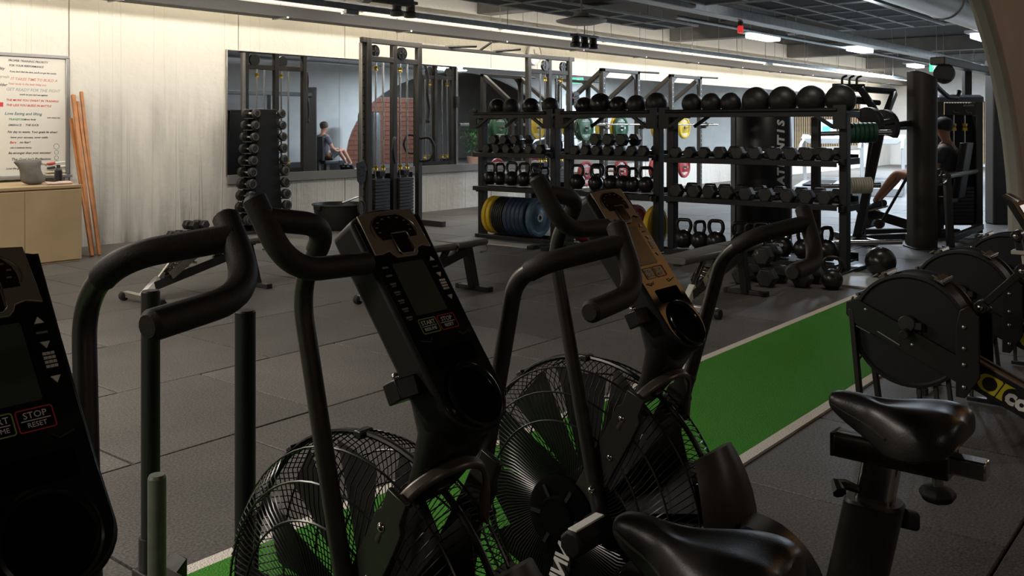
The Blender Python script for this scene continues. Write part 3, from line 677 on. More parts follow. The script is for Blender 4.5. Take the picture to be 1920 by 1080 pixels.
    sd = obj('saddle', MB().loft(rings), leather, t); m_ = sd.modifiers.new('sub', 'SUBSURF'); m_.levels = 1; m_.render_levels = 2
    obj('saddle_trim', MB().tube([(x, hw*.99, zt - d*.62) for x, hw, zt, d in st[1:6]], .0022, 5), steel, sd)
    obj('saddle_clamp', MB().box((-.74, 0, .738), (.06, .045, .03)), satin, sd, .004)
    for o_ in set(COL.objects) - n_before:
        if o_.parent == t and o_.name.split('.')[0] != 'seat_tube': o_.location = (sdx, 0, sdz)
    text('frame_print', 'SCHWINN', .055, wprint, t, frame((-.02, .139, .375), (-.30, 0, .953), (-.953, 0, -.30)), 'RIGHT', shear=.2, bold=.0015)
    return t
BY = 1.31
H1 = dict(bend=(-.226, 1.075), corner=(-.292, 1.112), T=(-.378, 1.142), b2=(-.424, 1.060), end=(-.432, 1.050))
H2 = dict(bend=(-.276, 1.040), corner=(-.350, 1.095), T=(-.438, 1.125), b2=(-.474, 1.035), end=(-.478, 1.030))
H0 = dict(bend=(-.022, 1.115), corner=(-.120, 1.185), T=(-.190, 1.205), b2=(-.262, 1.138), end=(-.295, 1.126))
bike = make_bike('black air bike between the other two, with a pale bezel on its tall console', H1, .05, -.028); bike.location = (1.187, BY, 0); bike.rotation_euler = (0, 0, pi/2)
b2 = make_bike('black air bike nearest the rowing machines, its whole fan cage showing against the green turf', H2); b2.location = (1.926, BY, 0); b2.rotation_euler = (0, 0, pi/2)
b0 = make_bike('black air bike whose console is cut off by the left edge of the photo', H0); b0.location = (0.478, BY, 0); b0.rotation_euler = (0, 0, pi/2)

# ------------------------------------------------------------------ push sled on the turf
t = thing('push_sled', 'black push sled on the turf with two tall upright poles and a grey weight peg', 'sled', (1.30, 2.2, 0.012))
for y in (.24, -.24):
    obj('runner', MB().loft([[(x, y-.035, z), (x, y+.035, z), (x, y+.035, z+.05), (x, y-.035, z+.05)] for x, z in ((-.72, .07), (-.64, .0), (.12, .0), (.19, .06))], False), satin, t, .004)
obj('cross_beam', MB().bar((.09, -.27, .08), (.09, .27, .08), .07, .06).bar((-.36, -.27, .08), (-.36, .27, .08), .07, .06).bar((-.36, 0, .08), (.09, 0, .08), .08, .06), satin, t, .004)
for y, h_ in ((.23, .888), (-.214, .888)):
    p_ = obj('upright_pole', MB().cyl((.09, y, .06), (.09, y, h_-.004), .0255, 24).cyl((.09, y, h_-.006), (.09, y, h_), .0255, 24, .022), mat('pole_black', (0.010, 0.010, 0.011), 0.5), t)
    obj('pole_sleeve', MB().cyl((.09, y, .06), (.09, y, .20), .032, 20), satin, p_)
obj('weight_peg', MB().cyl((-.024, 0, .08), (-.024, 0, .452), .0225, 24).cyl((-.024, 0, .452), (-.024, 0, .460), .0225, 24, .019), mat('peg_grey', (0.16, 0.165, 0.14), 0.45, metal=0.3, noise=0.15), t)

# ------------------------------------------------------------------ rowing machines (local x = towards the flywheel, y = left)
dsteel = mat('rail_steel', (0.30, 0.26, 0.23), 0.38, metal=0.9)
def make_rower(label):
    t = thing('rowing_machine', label, 'rowing machine', (0,0,0), 0, 'rowing machines lined up past the turf')
    Z = .504; R = .236
    prof = [(0, .095), (.05, .095), (.05, .088), (R-.02, .084), (R-.012, .092), (R, .090), (R, .072), (R-.008, .068), (R-.008, -.068), (R, -.072), (R, -.09), (R-.012, -.092), (R-.02, -.084), (.05, -.088), (0, -.09)]
    f = obj('flywheel_housing', MB().lathe(prof, T((0, 0, Z)) @ RX(-pi/2), 56), mat('flywheel_black', (0.010, 0.0108, 0.0125), 0.55, spec=0.3, noise=0.1), t)
    for a in (118, 62, 28, 205, 330):
        a = radians(a); M = T((R*cos(a), 0, Z + R*sin(a))) @ RY(-a + pi/2)
        obj('rim_clamp', MB().box((0, 0, .008), (.045, .13, .012), M).cyl(M @ V((-.012, -.085, .014)), M @ V((-.012, .085, .014)), .007, 10).tube([M @ V((.02, .06, .012)), M @ V((.03, .085, .02)), M @ V((.005, .09, .022))], .005, 8), mat('clamp_metal', (0.22, 0.20, 0.18), 0.35, metal=0.8), f, .003)
    obj('damper_knob', MB().cyl((0, .095, Z+.035), (0, .125, Z+.035), .034, 20).box((-.03, .11, Z+.028), (.06, .02, .03)), satin, f, .003)
    obj('hub_knob', MB().cyl((-.0, .10, Z), (0, .16, Z-.005), .019, 18), rub, f, .003)
    # sloping frame beam on the left side and its twin
    sl = -.455
    zt = lambda x: .612 + sl*(.20 - x)*-1 * -1
    ztop = lambda x: .612 - .455*(.20 - x)
    for s in (1, -1):
        y = s*.104
        poly = [(.255, .600), (.225, .612), (.20, .612), (-.235, ztop(-.235)), (-.235, ztop(-.235)-.11), (.225, .512), (.255, .545)]
        fr = obj('side_frame', MB().prism(poly, .010, frame((0, y + .005*1, 0), (1,0,0), (0,0,1))), blk, t, .003)
        for bx, bz in ((.17, .575), (-.02, .452)): obj('bolt', MB().sphere((bx, y + s*.006, bz), .0075, 10, 6, (1, .6, 1)), steel, fr)
        pl = obj('foot_plate', MB().prism([(-.205, .62), (-.235, .64), (-.275, .60), (-.28, .36), (-.225, .27), (-.19, .27), (-.19, .55)], .012, frame((0, y + .012*s + .006, 0), (1,0,0), (0,0,1))), blk, t, .003)
        for bz in (.555, .47, .405, .315): obj('bolt', MB().sphere((-.222, y + s*.022, bz), .0085, 10, 6, (1, .6, 1)), steel, pl)
    obj('intake_slot', MB().bar((.12, .110, .49), (.03, .110, .445), .004, .008, (0,1,0)), galv, f)
    obj('housing_print', MB().bar((.21, .111, .502), (.15, .111, .478), .003, .012, (0,1,0)), faded, f)
    for s in (1, -1):
        lg = obj('front_leg', MB().bar((.235, s*.095, .57), (.175, s*.12, .03), .03, .022, (1,0,0)), blk, t, .003)
        obj('leg_foot', MB().box((.175, s*.12, .017), (.05, .04, .034)), rub, lg, .004)
    obj('foot_bar', MB().bar((.175, -.13, .055), (.175, .13, .055), .03, .03), blk, t, .003)
    for x0, x1 in ((-.03, -.05), (-.09, -.13), (-.14, -.19)):
        obj('rear_brace', MB().bar((x0, .05, .36), (x1, .10, .02), .018, .018, (1,0,0)), blk, t, .003)
    obj('brace_bar', MB().bar((-.03, .10, .018), (-.20, .10, .018), .03, .022), blk, t, .003)
    # sloping rail with steel track on top and logo on the side
    a = V((-.19, 0, ztop(-.19))); b_ = V((-.86, 0, ztop(-.86))); d = (b_-a).normalized(); up = V((-d.z, 0, d.x))*-1
    if up.z < 0: up = -up
    rl = obj('rail', MB().bar(a - up*.058, b_ - up*.058, .075, .112, up), blk, t, .004)
    obj('steel_track', MB().bar(a + up*.001, b_ + up*.001, .085, .008, up), dsteel, rl, .002)
    obj('chain', MB().bar(a + up*.008 + V((0,.0,0)), b_ + up*.008, .012, .008, up), gun, rl)
    obj('track_clip', MB().box(tuple(a + d*.03 + up*.018), (.03, .05, .02)), chrome, rl, .003)
    ME = frame(a - up*.058 + d*.100 + V((0, .0385, 0)), d, up)      # x along rail towards the seat, y up, z = -> left side
    if (ME @ V((0,0,1)) - ME @ V((0,0,0))).y < 0: ME = ME @ Matrix.Diagonal((1,1,-1,1))
    def blob(cx, cy, w1, w2, hole, cut):
        P = []
        for k in range(25):
            an = 2*pi*k/24; P.append((cx + hole*cos(an), cy + hole*sin(an)))
        return P
    # yellow rounded symbol with two round cut-outs
    lo = MB(); h = .036
    def crescent(x0, x1, hx, hr, leftround):
        n = 24; outer = []; inner = []
        if leftround:
            for k in range(n+1):
                a_ = pi/2 + pi*k/n; outer.append((x0 + h + h*1.15*cos(a_), h*sin(a_)))
            outer.append((x1 - .006, -h)); outer.append((x1, h)) if False else None
        return outer
    def ring_shape(outer, c, r, z):
        # outer polygon sampled radially around hole centre c
        n = 40; vs = []; fs = []
        for k in range(n):
            an = 2*pi*k/n; dx, dy = cos(an), sin(an); best = 9
            for i in range(len(outer)):
                (xa, ya), (xb, yb) = outer[i], outer[(i+1) % len(outer)]
                ex, ey = xb-xa, yb-ya; den = dx*ey - dy*ex
                if abs(den) < 1e-9: continue
                tt = ((xa-c[0])*ey - (ya-c[1])*ex)/den; uu = ((xa-c[0])*dy - (ya-c[1])*dx)/den
                if tt > 0 and -1e-6 <= uu <= 1+1e-6: best = min(best, tt)
            rr_ = r if best > r else best*.999
            for zz in (z, z+.0012): vs += [(c[0]+rr_*dx, c[1]+rr_*dy, zz), (c[0]+best*dx, c[1]+best*dy, zz)]
        for k in range(n):
            i, j = 4*k, 4*((k+1) % n)
            fs += [(i+2, j+2, j+3, i+3), (i+1, i+3, j+3, j+1), (i, j, j+2, i+2)]
        return vs, fs
    o1 = [(.0 + .036 + .040*cos(pi/2 + pi*k/20), h*sin(pi/2 + pi*k/20)) for k in range(21)] + [(.078, -h), (.086, h)]
    vs, fs = ring_shape(o1, (.044, 0), .0285, 0); lo.add(vs, fs, False, ME)
    o2 = [(.082, -h), (.112, -h)] + [(.128 - .026*cos(a_*pi/12), .028*sin(a_*pi/12)) for a_ in range(-6, 7)] + [(.136, h), (.090, h)]
    o2 = [(.083, -h), (.110, -h), (.104, -.024), (.1005, -.010), (.101, .006), (.107, .020), (.120, .031), (.132, h), (.091, h)]
    lo.prism(o2, .0012, ME)
    obj('rail_logo', lo, yel, rl)
    text('rail_print', 'concept2', .088, wprint, rl, ME @ T((.112, -.004, .0004)), 'LEFT', bold=.004)
    # rear foot, seat
    obj('rear_leg', MB().bar(b_ + V((.02, 0, -.06)), V((b_.x, 0, .02)), .05, .04, (1,0,0)).box((b_.x, 0, .02), (.06, .36, .04)), blk, t, .004)
    sc_ = a + d*.60 + up*.045
    obj('seat', MB().box((0, 0, 0), (.22, .30, .05), T(sc_) @ RY(.45)), leather, t, .02)
    obj('seat_roller', MB().box((0, 0, 0), (.14, .11, .05), T(sc_ - up*.035) @ RY(.45)), gun, t, .006)
    # monitor arm: link, mast, joints, monitor with orange-brown face
    J0 = V((-.265, .02, .628)); J1 = V((-.415, .02, .79)); J2 = V((-.395, .02, .925))
    ar = obj('monitor_arm', MB().bar(J0, J1, .03, .036, (0,1,0)).bar(J1, J2 , .026, .030, (0,1,0)).cyl(J0 + V((0,-.03,0)), J0 + V((0,.035,0)), .026, 20).cyl(J1 + V((0,-.03,0)), J1 + V((0,.035,0)), .026, 20).cyl(J2 + V((0,-.03,0)), J2 + V((0,.035,0)), .022, 20), blk, t, .003)
    for J in (J0, J1, J2): obj('joint_bolt', MB().sphere(J + V((0, .037, 0)), .0115, 12, 6, (1, .5, 1)), chrome, ar)
    mo = obj('monitor', MB().loft([[J2 + V((-.052 + .075*f_ , yy, .02 + .13*f_)) + V((-.05*zz, 0, -.029*zz)) for yy, zz in rrect(.17, .9, .1, 3)] for f_ in (0, 1)], False), blk, t, .004)
    MM = frame(J2 + V((-.052 - .0235 + .0375, 0, .02 + .065 - .013)), (0, -1, 0), (.075, 0, .13))
    obj('monitor_face', MB().box((0, 0, .0), (.165, .145, .006), MM), mat('monitor_face', (0.20, 0.11, 0.055), 0.7, spec=.2), mo, .002)
    obj('monitor_screen', MB().box((0, .02, .004), (.10, .07, .003), MM), lcd, mo)
    obj('handle_hook', MB().box((-.40, .02, .86), (.05, .05, .016)).bar((-.415, .03, .85), (-.42, .03, .80), .012, .012, (1,0,0)), mat('hook_grey', (0.5, 0.47, 0.43), 0.4), ar, .002)
    obj('foot_stretcher', MB().box((-.66, 0, .30), (.03, .36, .05)), blk, t, .004)
    for s in (1, -1):
        fs_ = obj('footrest', MB().box((0, 0, 0), (.012, .11, .24), T((-.66, s*.15, .40)) @ RY(-.65)), rub, t, .004)
        obj('foot_strap', MB().box((-.02, 0, .03), (.05, .115, .03), T((-.66, s*.15, .40)) @ RY(-.65)), blk, fs_, .004)
    return t
r1 = make_rower('black rowing machine closest to the bike saddle, yellow and white lettering on its rail'); r1.location = (4.16, 1.17, 0); r1.rotation_euler = (0, 0, pi/2)
dup(r1, (5.10, 1.19, 0), pi/2, 'black rowing machine in the middle of the three, half hidden behind the one in front')
dup(r1, (6.02, 1.17, 0), pi/2, 'black rowing machine farthest back, beside the pale arched pier, only its upper flywheel showing')
# ------------------------------------------------------------------ things on and by the concrete wall
wbd = thing('whiteboard', 'big whiteboard full of handwriting on the concrete wall, grey aluminium frame', 'whiteboard', (3.72, WV-.02, 1.465))
obj('board', MB().box((0, 0, 0), (2.36, .02, 1.27)), mat('board_white', (0.66, 0.64, 0.59), 0.3), wbd)
fr_ = mat('alu_frame', (0.36, 0.36, 0.36), 0.4, metal=0.7)
for c_, d_ in (((0, -.01, .65), (2.42, .04, .035)), ((0, -.01, -.65), (2.42, .04, .035)), ((1.195, -.01, 0), (.035, .04, 1.3)), ((-1.195, -.01, 0), (.035, .04, 1.3))):
    obj('frame', MB().box(c_, d_), fr_, wbd, .004)
obj('pen_tray', MB().box((0, -.06, -.665), (2.42, .10, .012)).box((0, -.108, -.655), (2.42, .008, .03)), fr_, wbd, .002)
MK = {'k': mat('marker_black', (0.03, 0.03, 0.035), .6), 'r': mat('marker_red', (0.55, 0.05, 0.05), .6), 'g': mat('marker_green', (0.05, 0.30, 0.16), .6), 'b': mat('marker_teal', (0.06, 0.17, 0.20), .6), 'o': mat('marker_faded', (0.36, 0.35, 0.33), .7), 'p': mat('marker_pink', (0.62, 0.25, 0.20), .7)}
def wl_(s, x, y, h, c, a='LEFT', sh=.25): text('writing', s, h, MK[c], wbd, frame((x, -.0115, y), (1, 0, -.012), (0, 0, 1)), a, shear=sh, ext=.0003, bold=.0004)
X0 = .575
for s, x, y, h, c in (('PROPER TRAINING PRIORITY', 0, .575, .045, 'k'), ('FOR YOUR PERFORMANCE', .01, .525, .042, 'k'), ("If you don't find the time, you'll not get the results,", .02, .462, .034, 'k'),
        ('IT TAKES TIME TO BUILD A', .03, .385, .058, 'p'), ('Your body is the best thing you', .0, .335, .044, 'p'), ('GET READY FOR THE FIGHT', -.03, .275, .064, 'o'), ('work on you and not against', .16, .225, .036, 'k'),
        ('THE MORE YOU SWEAT IN TRAINING', -.03, .165, .046, 'r'), ('THE LESS YOU BLEED IN BATTLE', -.03, .112, .046, 'r'), ('Love Eating and lifting', -.05, .025, .062, 'b'), ('TRANSFORM', .0, -.035, .044, 'g'), ('your body', .24, -.035, .038, 'k'), ('one every set', .56, -.015, .036, 'k'),
        ('EMBRACE', .0, -.095, .044, 'b'), ('THE SUCK', .24, -.095, .044, 'k'), ('No day to waste, Your goals lie ahead', -.01, -.165, .048, 'k'), ('leave your excuses, never settle', .03, -.222, .043, 'k'), ('Bare', .02, -.275, .05, 'r'), ('no fear!', .16, -.275, .05, 'k'), ('pain is weakness leaving', .03, -.33, .032, 'k'),
        ('Be stronger than your excuses!', .0, -.385, .05, 'k'), ("The Goal Isn't Perfection", .04, -.452, .058, 'k'), ('The Goal is Progress!', .20, -.51, .054, 'k'), ('Love the grind', -.03, -.545, .042, 'k')):
    wl_(s, X0 + x*.72, y*1.02, h*.70, c)
for i, (s, x, c) in enumerate((('Train mobility', -.75, 'k'), ('cardio / intervals', -.55, 'o'), ('push | shoulder', -.62, 'k'), ('plan', -.5, 'k'), ('deload', -.58, 'o'), ('endurance', -.52, 'k'), ('goals', -.45, 'o'), ('notes', -.45, 'o'), ('week 1', -.6, 'p'), ('week 2', -.6, 'o'), ('reps', -.4, 'p'), ('sets', -.4, 'r'))):
    wl_(s, x + .86, .50 - .085*i, .042, c, 'RIGHT') if False else wl_(s, .30, .50 - .085*i, .042, c)
obj('red_label', MB().box((.50, -.0112, .12), (.05, .002, .045)), MK['r'], wbd)
ci = MB()
for y, r_ in ((-.33, .03), (-.395, .022), (-.455, .022), (-.51, .026)): ci.tube([(1.08 + r_*cos(2*pi*k/16), -.0113, y + r_*sin(2*pi*k/16)) for k in range(16)], .0016, 4, True)
obj('doodle', ci, MK['b'], wbd)
for (s, x, y, h, c) in (('BBA', -.02, -.565, .035, 'k'),):
    pass
# marker box items in the lower corner of the board
mh = thing('marker_holder', 'cream holder with red and black markers stuck to the whiteboard corner', 'holder', (4.77, WV-.05, .88))
obj('shelf', MB().box((0, -.02, -.055), (.20, .06, .02)).box((0, -.02, -.02), (.20, .05, .018)), mat('holder_cream', (0.62, 0.58, 0.42), .6), mh, .003)
for (z, m_, c2) in ((.075, 'marker_red', 'r'), (.03, 'marker_black', 'k')):
    q = obj('marker', MB().cyl((-.09, -.03, z-.01), (-.01, -.03, z), .013, 10), MK[c2], mh)
    obj('marker_body', MB().cyl((-.01, -.03, z), (.10, -.03, z+.008), .010, 10), white, q)
# plywood cabinet
ply = mat('pale_plywood', (0.42, 0.31, 0.17), .55, noise=.10, nscale=2.5)
cb = thing('storage_cabinet', 'pale plywood storage cabinet below the whiteboard with two wide doors', 'cabinet', (3.46, 9.80, 0))
obj('body', MB().box((0, 0, .37), (2.2, .98, .74)).box((0, 0, .03), (2.1, .9, .06)), ply, cb, .003)
obj('top_board', MB().box((0, 0, .755), (2.24, 1.02, .03)), ply, cb, .003)
for i, x in enumerate((-.83, -.275, .28, .835)):
    d = obj('door', MB().box((x, -.50, .375), (.55, .02, .70)), ply, cb, .003)
# crumpled grey bag, bottle, cloth
vs = []
rings = []
random.seed(3)
for i, (z, a, b_) in enumerate(((0, .085, .07), (.04, .12, .09), (.11, .105, .085), (.18, .115, .07), (.235, .135, .05), (.25, .12, .025))):
    rings.append([((a*(1 + .20*random.uniform(-1, 1)))*cos(2*pi*k/14) - z*.25, b_*(1 + .15*random.uniform(-1, 1))*sin(2*pi*k/14), z*(1 + .05*random.uniform(-1, 1))) for k in range(14)])
bg = obj('grey_bag', MB().loft(rings), mat('bag_grey', (0.11, 0.10, 0.088), .6, noise=.2, nscale=14), None, 0, (4.25, 9.62, .77)); tag(bg, 'crumpled grey bag standing on the plywood cabinet', 'bag')
m_ = bg.modifiers.new('sub', 'SUBSURF'); m_.levels = 1; m_.render_levels = 2
bt = thing('spray_bottle', 'dark bottle standing on the cabinet below the markers', 'bottle', (4.55, 9.75, .77))
obj('body', MB().lathe([(0, 0), (.036, 0), (.038, .01), (.038, .13), (.018, .155), (0, .155)], None, 20), mat('bottle_dark', (0.015, 0.015, 0.02), .3), bt)
obj('cap', MB().cyl((0, 0, .153), (0, 0, .185), .019, 16), mat('cap_dark', (0.03, 0.02, 0.02), .4), bt)
rings = [[(x + .01*random.uniform(-1, 1), .06*cos(2*pi*k/12), .012 + (.012 + .012*random.random())*sin(2*pi*k/12)) for k in range(12)] for x in (-.13, -.09, -.03, .03, .09, .12)]
ct = obj('pink_cloth', MB().loft(rings), mat('cloth_pink', (0.55, 0.42, 0.38), .85, noise=.1), None, 0, (4.42, 9.48, .771)); tag(ct, 'rumpled pale pink cloth on the front edge of the cabinet', 'cloth')
# leaning poles
wood = mat('pole_wood', (0.33, 0.125, 0.032), .5, noise=.2, nscale=9)
for i, (a, b_, w_, lab) in enumerate((((4.795, 9.52, .012), (4.955, 10.27, 1.70), .042, 'thick wooden pole leaning on the wall, ends tallest but one, broad flat face'),
        ((4.90, 9.58, .012), (5.06, 10.30, 1.74), .034, 'wooden pole leaning on the wall, reaching highest of the four'),
        ((4.76, 9.46, .012), (4.92, 10.25, 1.44), .034, 'wooden pole leaning closest to the cabinet, lowest top of the four'),
        ((4.845, 9.47, .012), (5.0, 10.26, 1.63), .03, 'thin wooden pole leaning between the thick one and the highest one'))):
    mb = MB().bar(a, b_, w_, w_*.8, (0, -1, 0)); tag(obj('wooden_pole', mb, wood, None, .003), lab, 'pole', 'wooden poles leaning on the wall')
# mirror: butt-jointed panes on a grey rail
mr = thing('wall_mirror', 'long wall mirror of butt jointed panes along the concrete wall', 'mirror', (6.97, WV-.01, 1.53))
mir = mat('mirror_silver', (0.80, 0.83, 0.85), 0.015, metal=1.0)
pj = [0, 1.85, 4.1, 6.3, 8.5, 10.7, 12.9, 15.1, 17.3, 19.5, 21.7, 23.8]
for a, b_ in zip(pj[:-1], pj[1:]): obj('mirror_pane', MB().box(((a+b_)/2, 0, 0), (b_-a-.006, .012, 1.60)), mir, mr)
obj('bottom_rail', MB().box((11.9, -.005, -.86), (23.8, .03, .12)), mat('rail_grey', (0.20, 0.19, 0.18), .5), mr, .004)
obj('edge_trim', MB().box((-.008, -.003, -.0), (.016, .025, 1.62)).box((11.9, -.002, .806), (23.8, .02, .012)), steel, mr, .002)
ck = thing('wall_clock', 'round white wall clock above the mirror behind the cable station', 'clock', (13.35, WV-.02, 2.66))
obj('case', MB().lathe([(0, -.0), (.20, 0), (.205, .02), (.20, .045), (.18, .045), (.178, .03), (0, .03)], frame((0, 0, 0), (1, 0, 0), (0, 0, 1)), 40), mat('clock_grey', (.35, .35, .34), .4), ck)
obj('dial', MB().cyl((0, -.031, 0), (0, -.033, 0), .177, 36), white, ck)
obj('clock_hand', MB().bar((0, -.036, 0), (.12, -.036, .0), .004, .01, (0, 0, 1)).bar((0, -.036, 0), (-.02, -.036, .08), .004, .012, (1, 0, 0)), dkpaint, ck)

# ------------------------------------------------------------------ dumbbells, kettlebells, balls, plates: prototypes
hexm = mat('hex_rubber', (0.015, 0.0145, 0.014), .42, noise=.15)
def hexbell(label, r, L, loc, rz=0, rot=None, group=None):      # axis x, rests on z = 0
    key = (r, L)
    if key in HEX:
        return dup(HEX[key], loc, rz, label, group, rot)
    t = thing('hex_dumbbell', label, 'dumbbell', loc, rz, group)
    h = r*cos(pi/6); hl = r*1.25
    for s in (1, -1):
        x1, x0 = s*L/2, s*(L/2 - hl)
        sec = lambda x, k: [(x, r*k*cos(pi/3*i), h + r*k*sin(pi/3*i)) for i in range(6)]
        obj('head', MB().loft([sec(x0, .8), sec(x0 + s*.012, 1), sec(x1 - s*.012, 1), sec(x1, .84)], False), hexm, t, .003)
    obj('handle', MB().tube([(-L/2 + hl*.8, 0, h), (-.03, 0, h), (0, 0, h), (.03, 0, h), (L/2 - hl*.8, 0, h)], [.013, .015, .0165, .015, .013], 12), chrome, t)
    if rot: t.rotation_euler = rot
    HEX[key] = t; return t
HEX = {}
def kettle(label, k, loc, rz, group=None, num=None):
    if k in KET and not num: return dup(KET[k], loc, rz, label, group)
    t = thing('kettlebell', label, 'kettlebell', loc, rz, group)
    R = .088*k
    obj('body', MB().lathe([(0, 0), (.05*k, 0), (.066*k, .008)] + [(R*cos(a), .082*k + R*sin(a)) for a in [radians(x) for x in range(-55, 91, 12)]], None, 24), mat('kettle_black', (0.014, 0.014, 0.014), .28, noise=.1), t)
    hz = .14*k
    P = fillet([(0, -.045*k, hz), (0, -.072*k, .20*k), (0, -.058*k, .262*k), (0, .058*k, .262*k), (0, .072*k, .20*k), (0, .045*k, hz)], [0, .03, .05, .05, .03, 0], 6)
    obj('handle', MB().tube(P, .0165*k, 12), mat('kettle_handle', (0.02, 0.019, 0.018), .3, metal=.3), t)
    if num:
        for i, (s_, z) in enumerate((('ELEIKO', .105), (num, .07))):
            text('number_print', s_, .032 if i == 0 else .036, wprint, t, frame((-R*1.0 - .003 + (0 if i == 0 else .001), 0, z*k), (0, -1, 0), (0, 0, 1)), bold=.001)
    else: KET[k] = t
    return t
KET = {}
ballm = mat('ball_rubber', (0.020, 0.019, 0.018), .45, noise=.12, bump=.1, bscale=60)
ball_me = {}
def ball(label, r, loc, group, gl=False):
    if (r, gl) not in ball_me:
        me = MB().sphere((0, 0, 0), r, 28, 18).mesh('medicine_ball', mat('ball_gloss', (0.018, 0.016, 0.015), .25) if gl else ballm)
        ball_me[(r, gl)] = me
    t = obj('medicine_ball', ball_me[(r, gl)], None, None, 0, loc); tag(t, label, 'ball', group)
    obj('valve', MB().cyl((-r*.50, .0, r*.855), (-r*.512, 0, r*.876), .012, 10), satin if not gl else steel, t)
    sm_ = MB(); sm_.tube([(r*1.001*cos(2*pi*k/40), r*1.001*sin(2*pi*k/40)*cos(.5), r*1.001*sin(2*pi*k/40)*sin(.5)) for k in range(40)], .0012, 4, True)
    obj('seam', sm_, dkpaint, t)
    t.rotation_euler = (0, 0, random.uniform(-.8, .8))
    return t
PL = {}
def plate(label, R, th, m, loc, group, rot=(0, 0, 0), name='weight_plate', txt=None):    # axis y before rotation
    key = (R, th, m.name, txt)
    if key in PL: return dup(PL[key], loc, None, label, group, rot)
    t = thing(name, label, 'weight plate', loc, 0, group); t.rotation_euler = rot
    h = th/2
    obj('disc', MB().lathe([(.028, -h*.7), (.075, -h*.7), (.085, -h*.45), (R-.055, -h*.45), (R-.04, -h), (R-.008, -h), (R, -h*.7), (R, h*.7), (R-.008, h), (R-.04, h), (R-.055, h*.45), (.085, h*.45), (.075, h*.7), (.028, h*.7), (.028, -h*.7)], RX(pi/2), 36), m, t)
    obj('hub_ring', MB().lathe([(.026, -h*.8), (.05, -h*.8), (.05, h*.8), (.026, h*.8), (.026, -h*.8)], RX(pi/2), 24), chrome, t)
    if txt:
        for s in (1, -1):
            text('plate_print', txt, .075, wprint, t, frame((0, -s*(h*.45 + .001), R*.60), (s, 0, 0), (0, 0, 1)), bold=.002)
            text('plate_print', txt, .075, wprint, t, frame((0, -s*(h*.45 + .001), -R*.60), (-s, 0, 0), (0, 0, -1)), bold=.002)
    PL[key] = t; return t
pcol = {'yellow': mat('plate_yellow', (0.62, 0.42, 0.02), .5, noise=.08), 'blue': mat('plate_blue', (0.020, 0.045, 0.085), .5, noise=.1), 'slate': mat('plate_slate', (0.06, 0.12, 0.17), .5, noise=.1),
        'black': mat('plate_black', (0.014, 0.014, 0.014), .5), 'red': mat('plate_red', (0.30, 0.025, 0.022), .5, noise=.1), 'green': mat('plate_green', (0.035, 0.12, 0.06), .5, noise=.08), 'white': mat('plate_white', (0.78, 0.76, 0.66), .5, noise=.08), 'dgreen': mat('plate_dark_green', (0.014, 0.070, 0.038), .5, noise=.1)}

rackm = mat('rack_black', (0.009, 0.009, 0.0095), .42, spec=.4, noise=.1)
# ------------------------------------------------------------------ the three storage racks (front face at x = 8.4, row along y)
RU = 8.40
def rack(label, v0, v1, big):
    W = v1 - v0; t = thing('storage_rack', label, 'rack', (RU, (v0+v1)/2, 0), 0, 'black storage racks in a row'); hw = W/2
    tops = 1.50
    for x in (.16,):
        for y in (-hw+.04, hw-.04):
            p_ = obj('upright', MB().box((x, y, .735), (.10, .075, 1.47)), rackm, t, .005)
            obj('end_cap', MB().box((x, y, 1.470), (.104, .079, .010)), rub, p_, .003)
    for y in (-hw+.04, hw-.04):
        obj('base_runner', MB().box((.16, y, .02), (.95, .09, .04)), rackm, t, .006)
        for z in (1.47, 1.03, .60): obj('side_brace', MB().box((.275, y, z), (.44, .05, .06)), rackm, t, .004)
    # ball shelf: two round-topped rails with slanted gussets
    for x in (-.01, .56):
        obj('ball_rail', MB().tube([(x, -hw+.05, tops+.005), (x, hw-.05, tops+.005)], .02, 10).box((x, 0, tops-.025), (.012, W-.04, .05)), rackm, t)
    for y, s in ((-hw+.09, 1), (hw-.09, -1)):
        for xg in (.0, .53): obj('gusset', MB().bar((xg, y, tops-.15), (xg, y + s*.20, tops-.02), .035, .03, (1,0,0)), rackm, t, .004)
        obj('end_plate', MB().box((-.005, y - s*.06, tops-.06), (.02, .12, .22)), rackm, t, .004)
    # flat trays
    for z in ((1.045, .645) if not big else (1.040, .645, .105)):
        obj('tray', MB().box((.265, 0, z-.01), (.60, W-.10, .02)).box((-.03, 0, z-.028), (.012, W-.09, .05)).box((.555, 0, z+.01), (.012, W-.10, .08)), rackm, t, .003)
    if not big:
        obj('plate_tray', MB().box((.05, 0, .045), (.05, W-.05, .05)).box((.40, 0, .045), (.05, W-.05, .05)), rackm, t, .004)
        obj('floor_plate', MB().box((-.16, 0, .008), (.22, W, .016)), mat('floor_plate_grey', (0.42, 0.41, 0.39), .5), t, .003)
    return t
rack('black storage rack next to the cable station, kettlebells over yellow and blue plates', 6.27, 7.44, False)
rack('black storage rack in the middle of the row, red plates along its base', 4.93, 6.16, False)
rack('widest black storage rack with four large balls on top and two rows of dumbbells', 2.98, 4.84, True)
NA, NB, NC = 'left rack', 'middle rack', 'wide rack'
for i, v in enumerate((7.27, 7.05, 6.755, 6.47)): ball('black medicine ball, %s from the left on top of the left rack' % ORD[i], .105, (RU+.275, v, 1.50+.085), 'small balls on the rack tops', i in (0, 2))
for i, (v, r_) in enumerate(((5.99, .105), (5.775, .125), (5.54, .105), (5.31, .110), (5.06, .120))): ball('black medicine ball, %s from the left on top of the middle rack' % ORD[i], r_, (RU+.275, v, 1.50 + .08 + (r_-.105)), 'small balls on the rack tops', i in (0, 1, 2))
for i, v in enumerate((4.64, 4.42, 4.205)): ball('small black ball, %s from the left on top of the wide rack' % ORD[i], .108, (RU+.275, v, 1.50+.088), 'small balls on the rack tops')
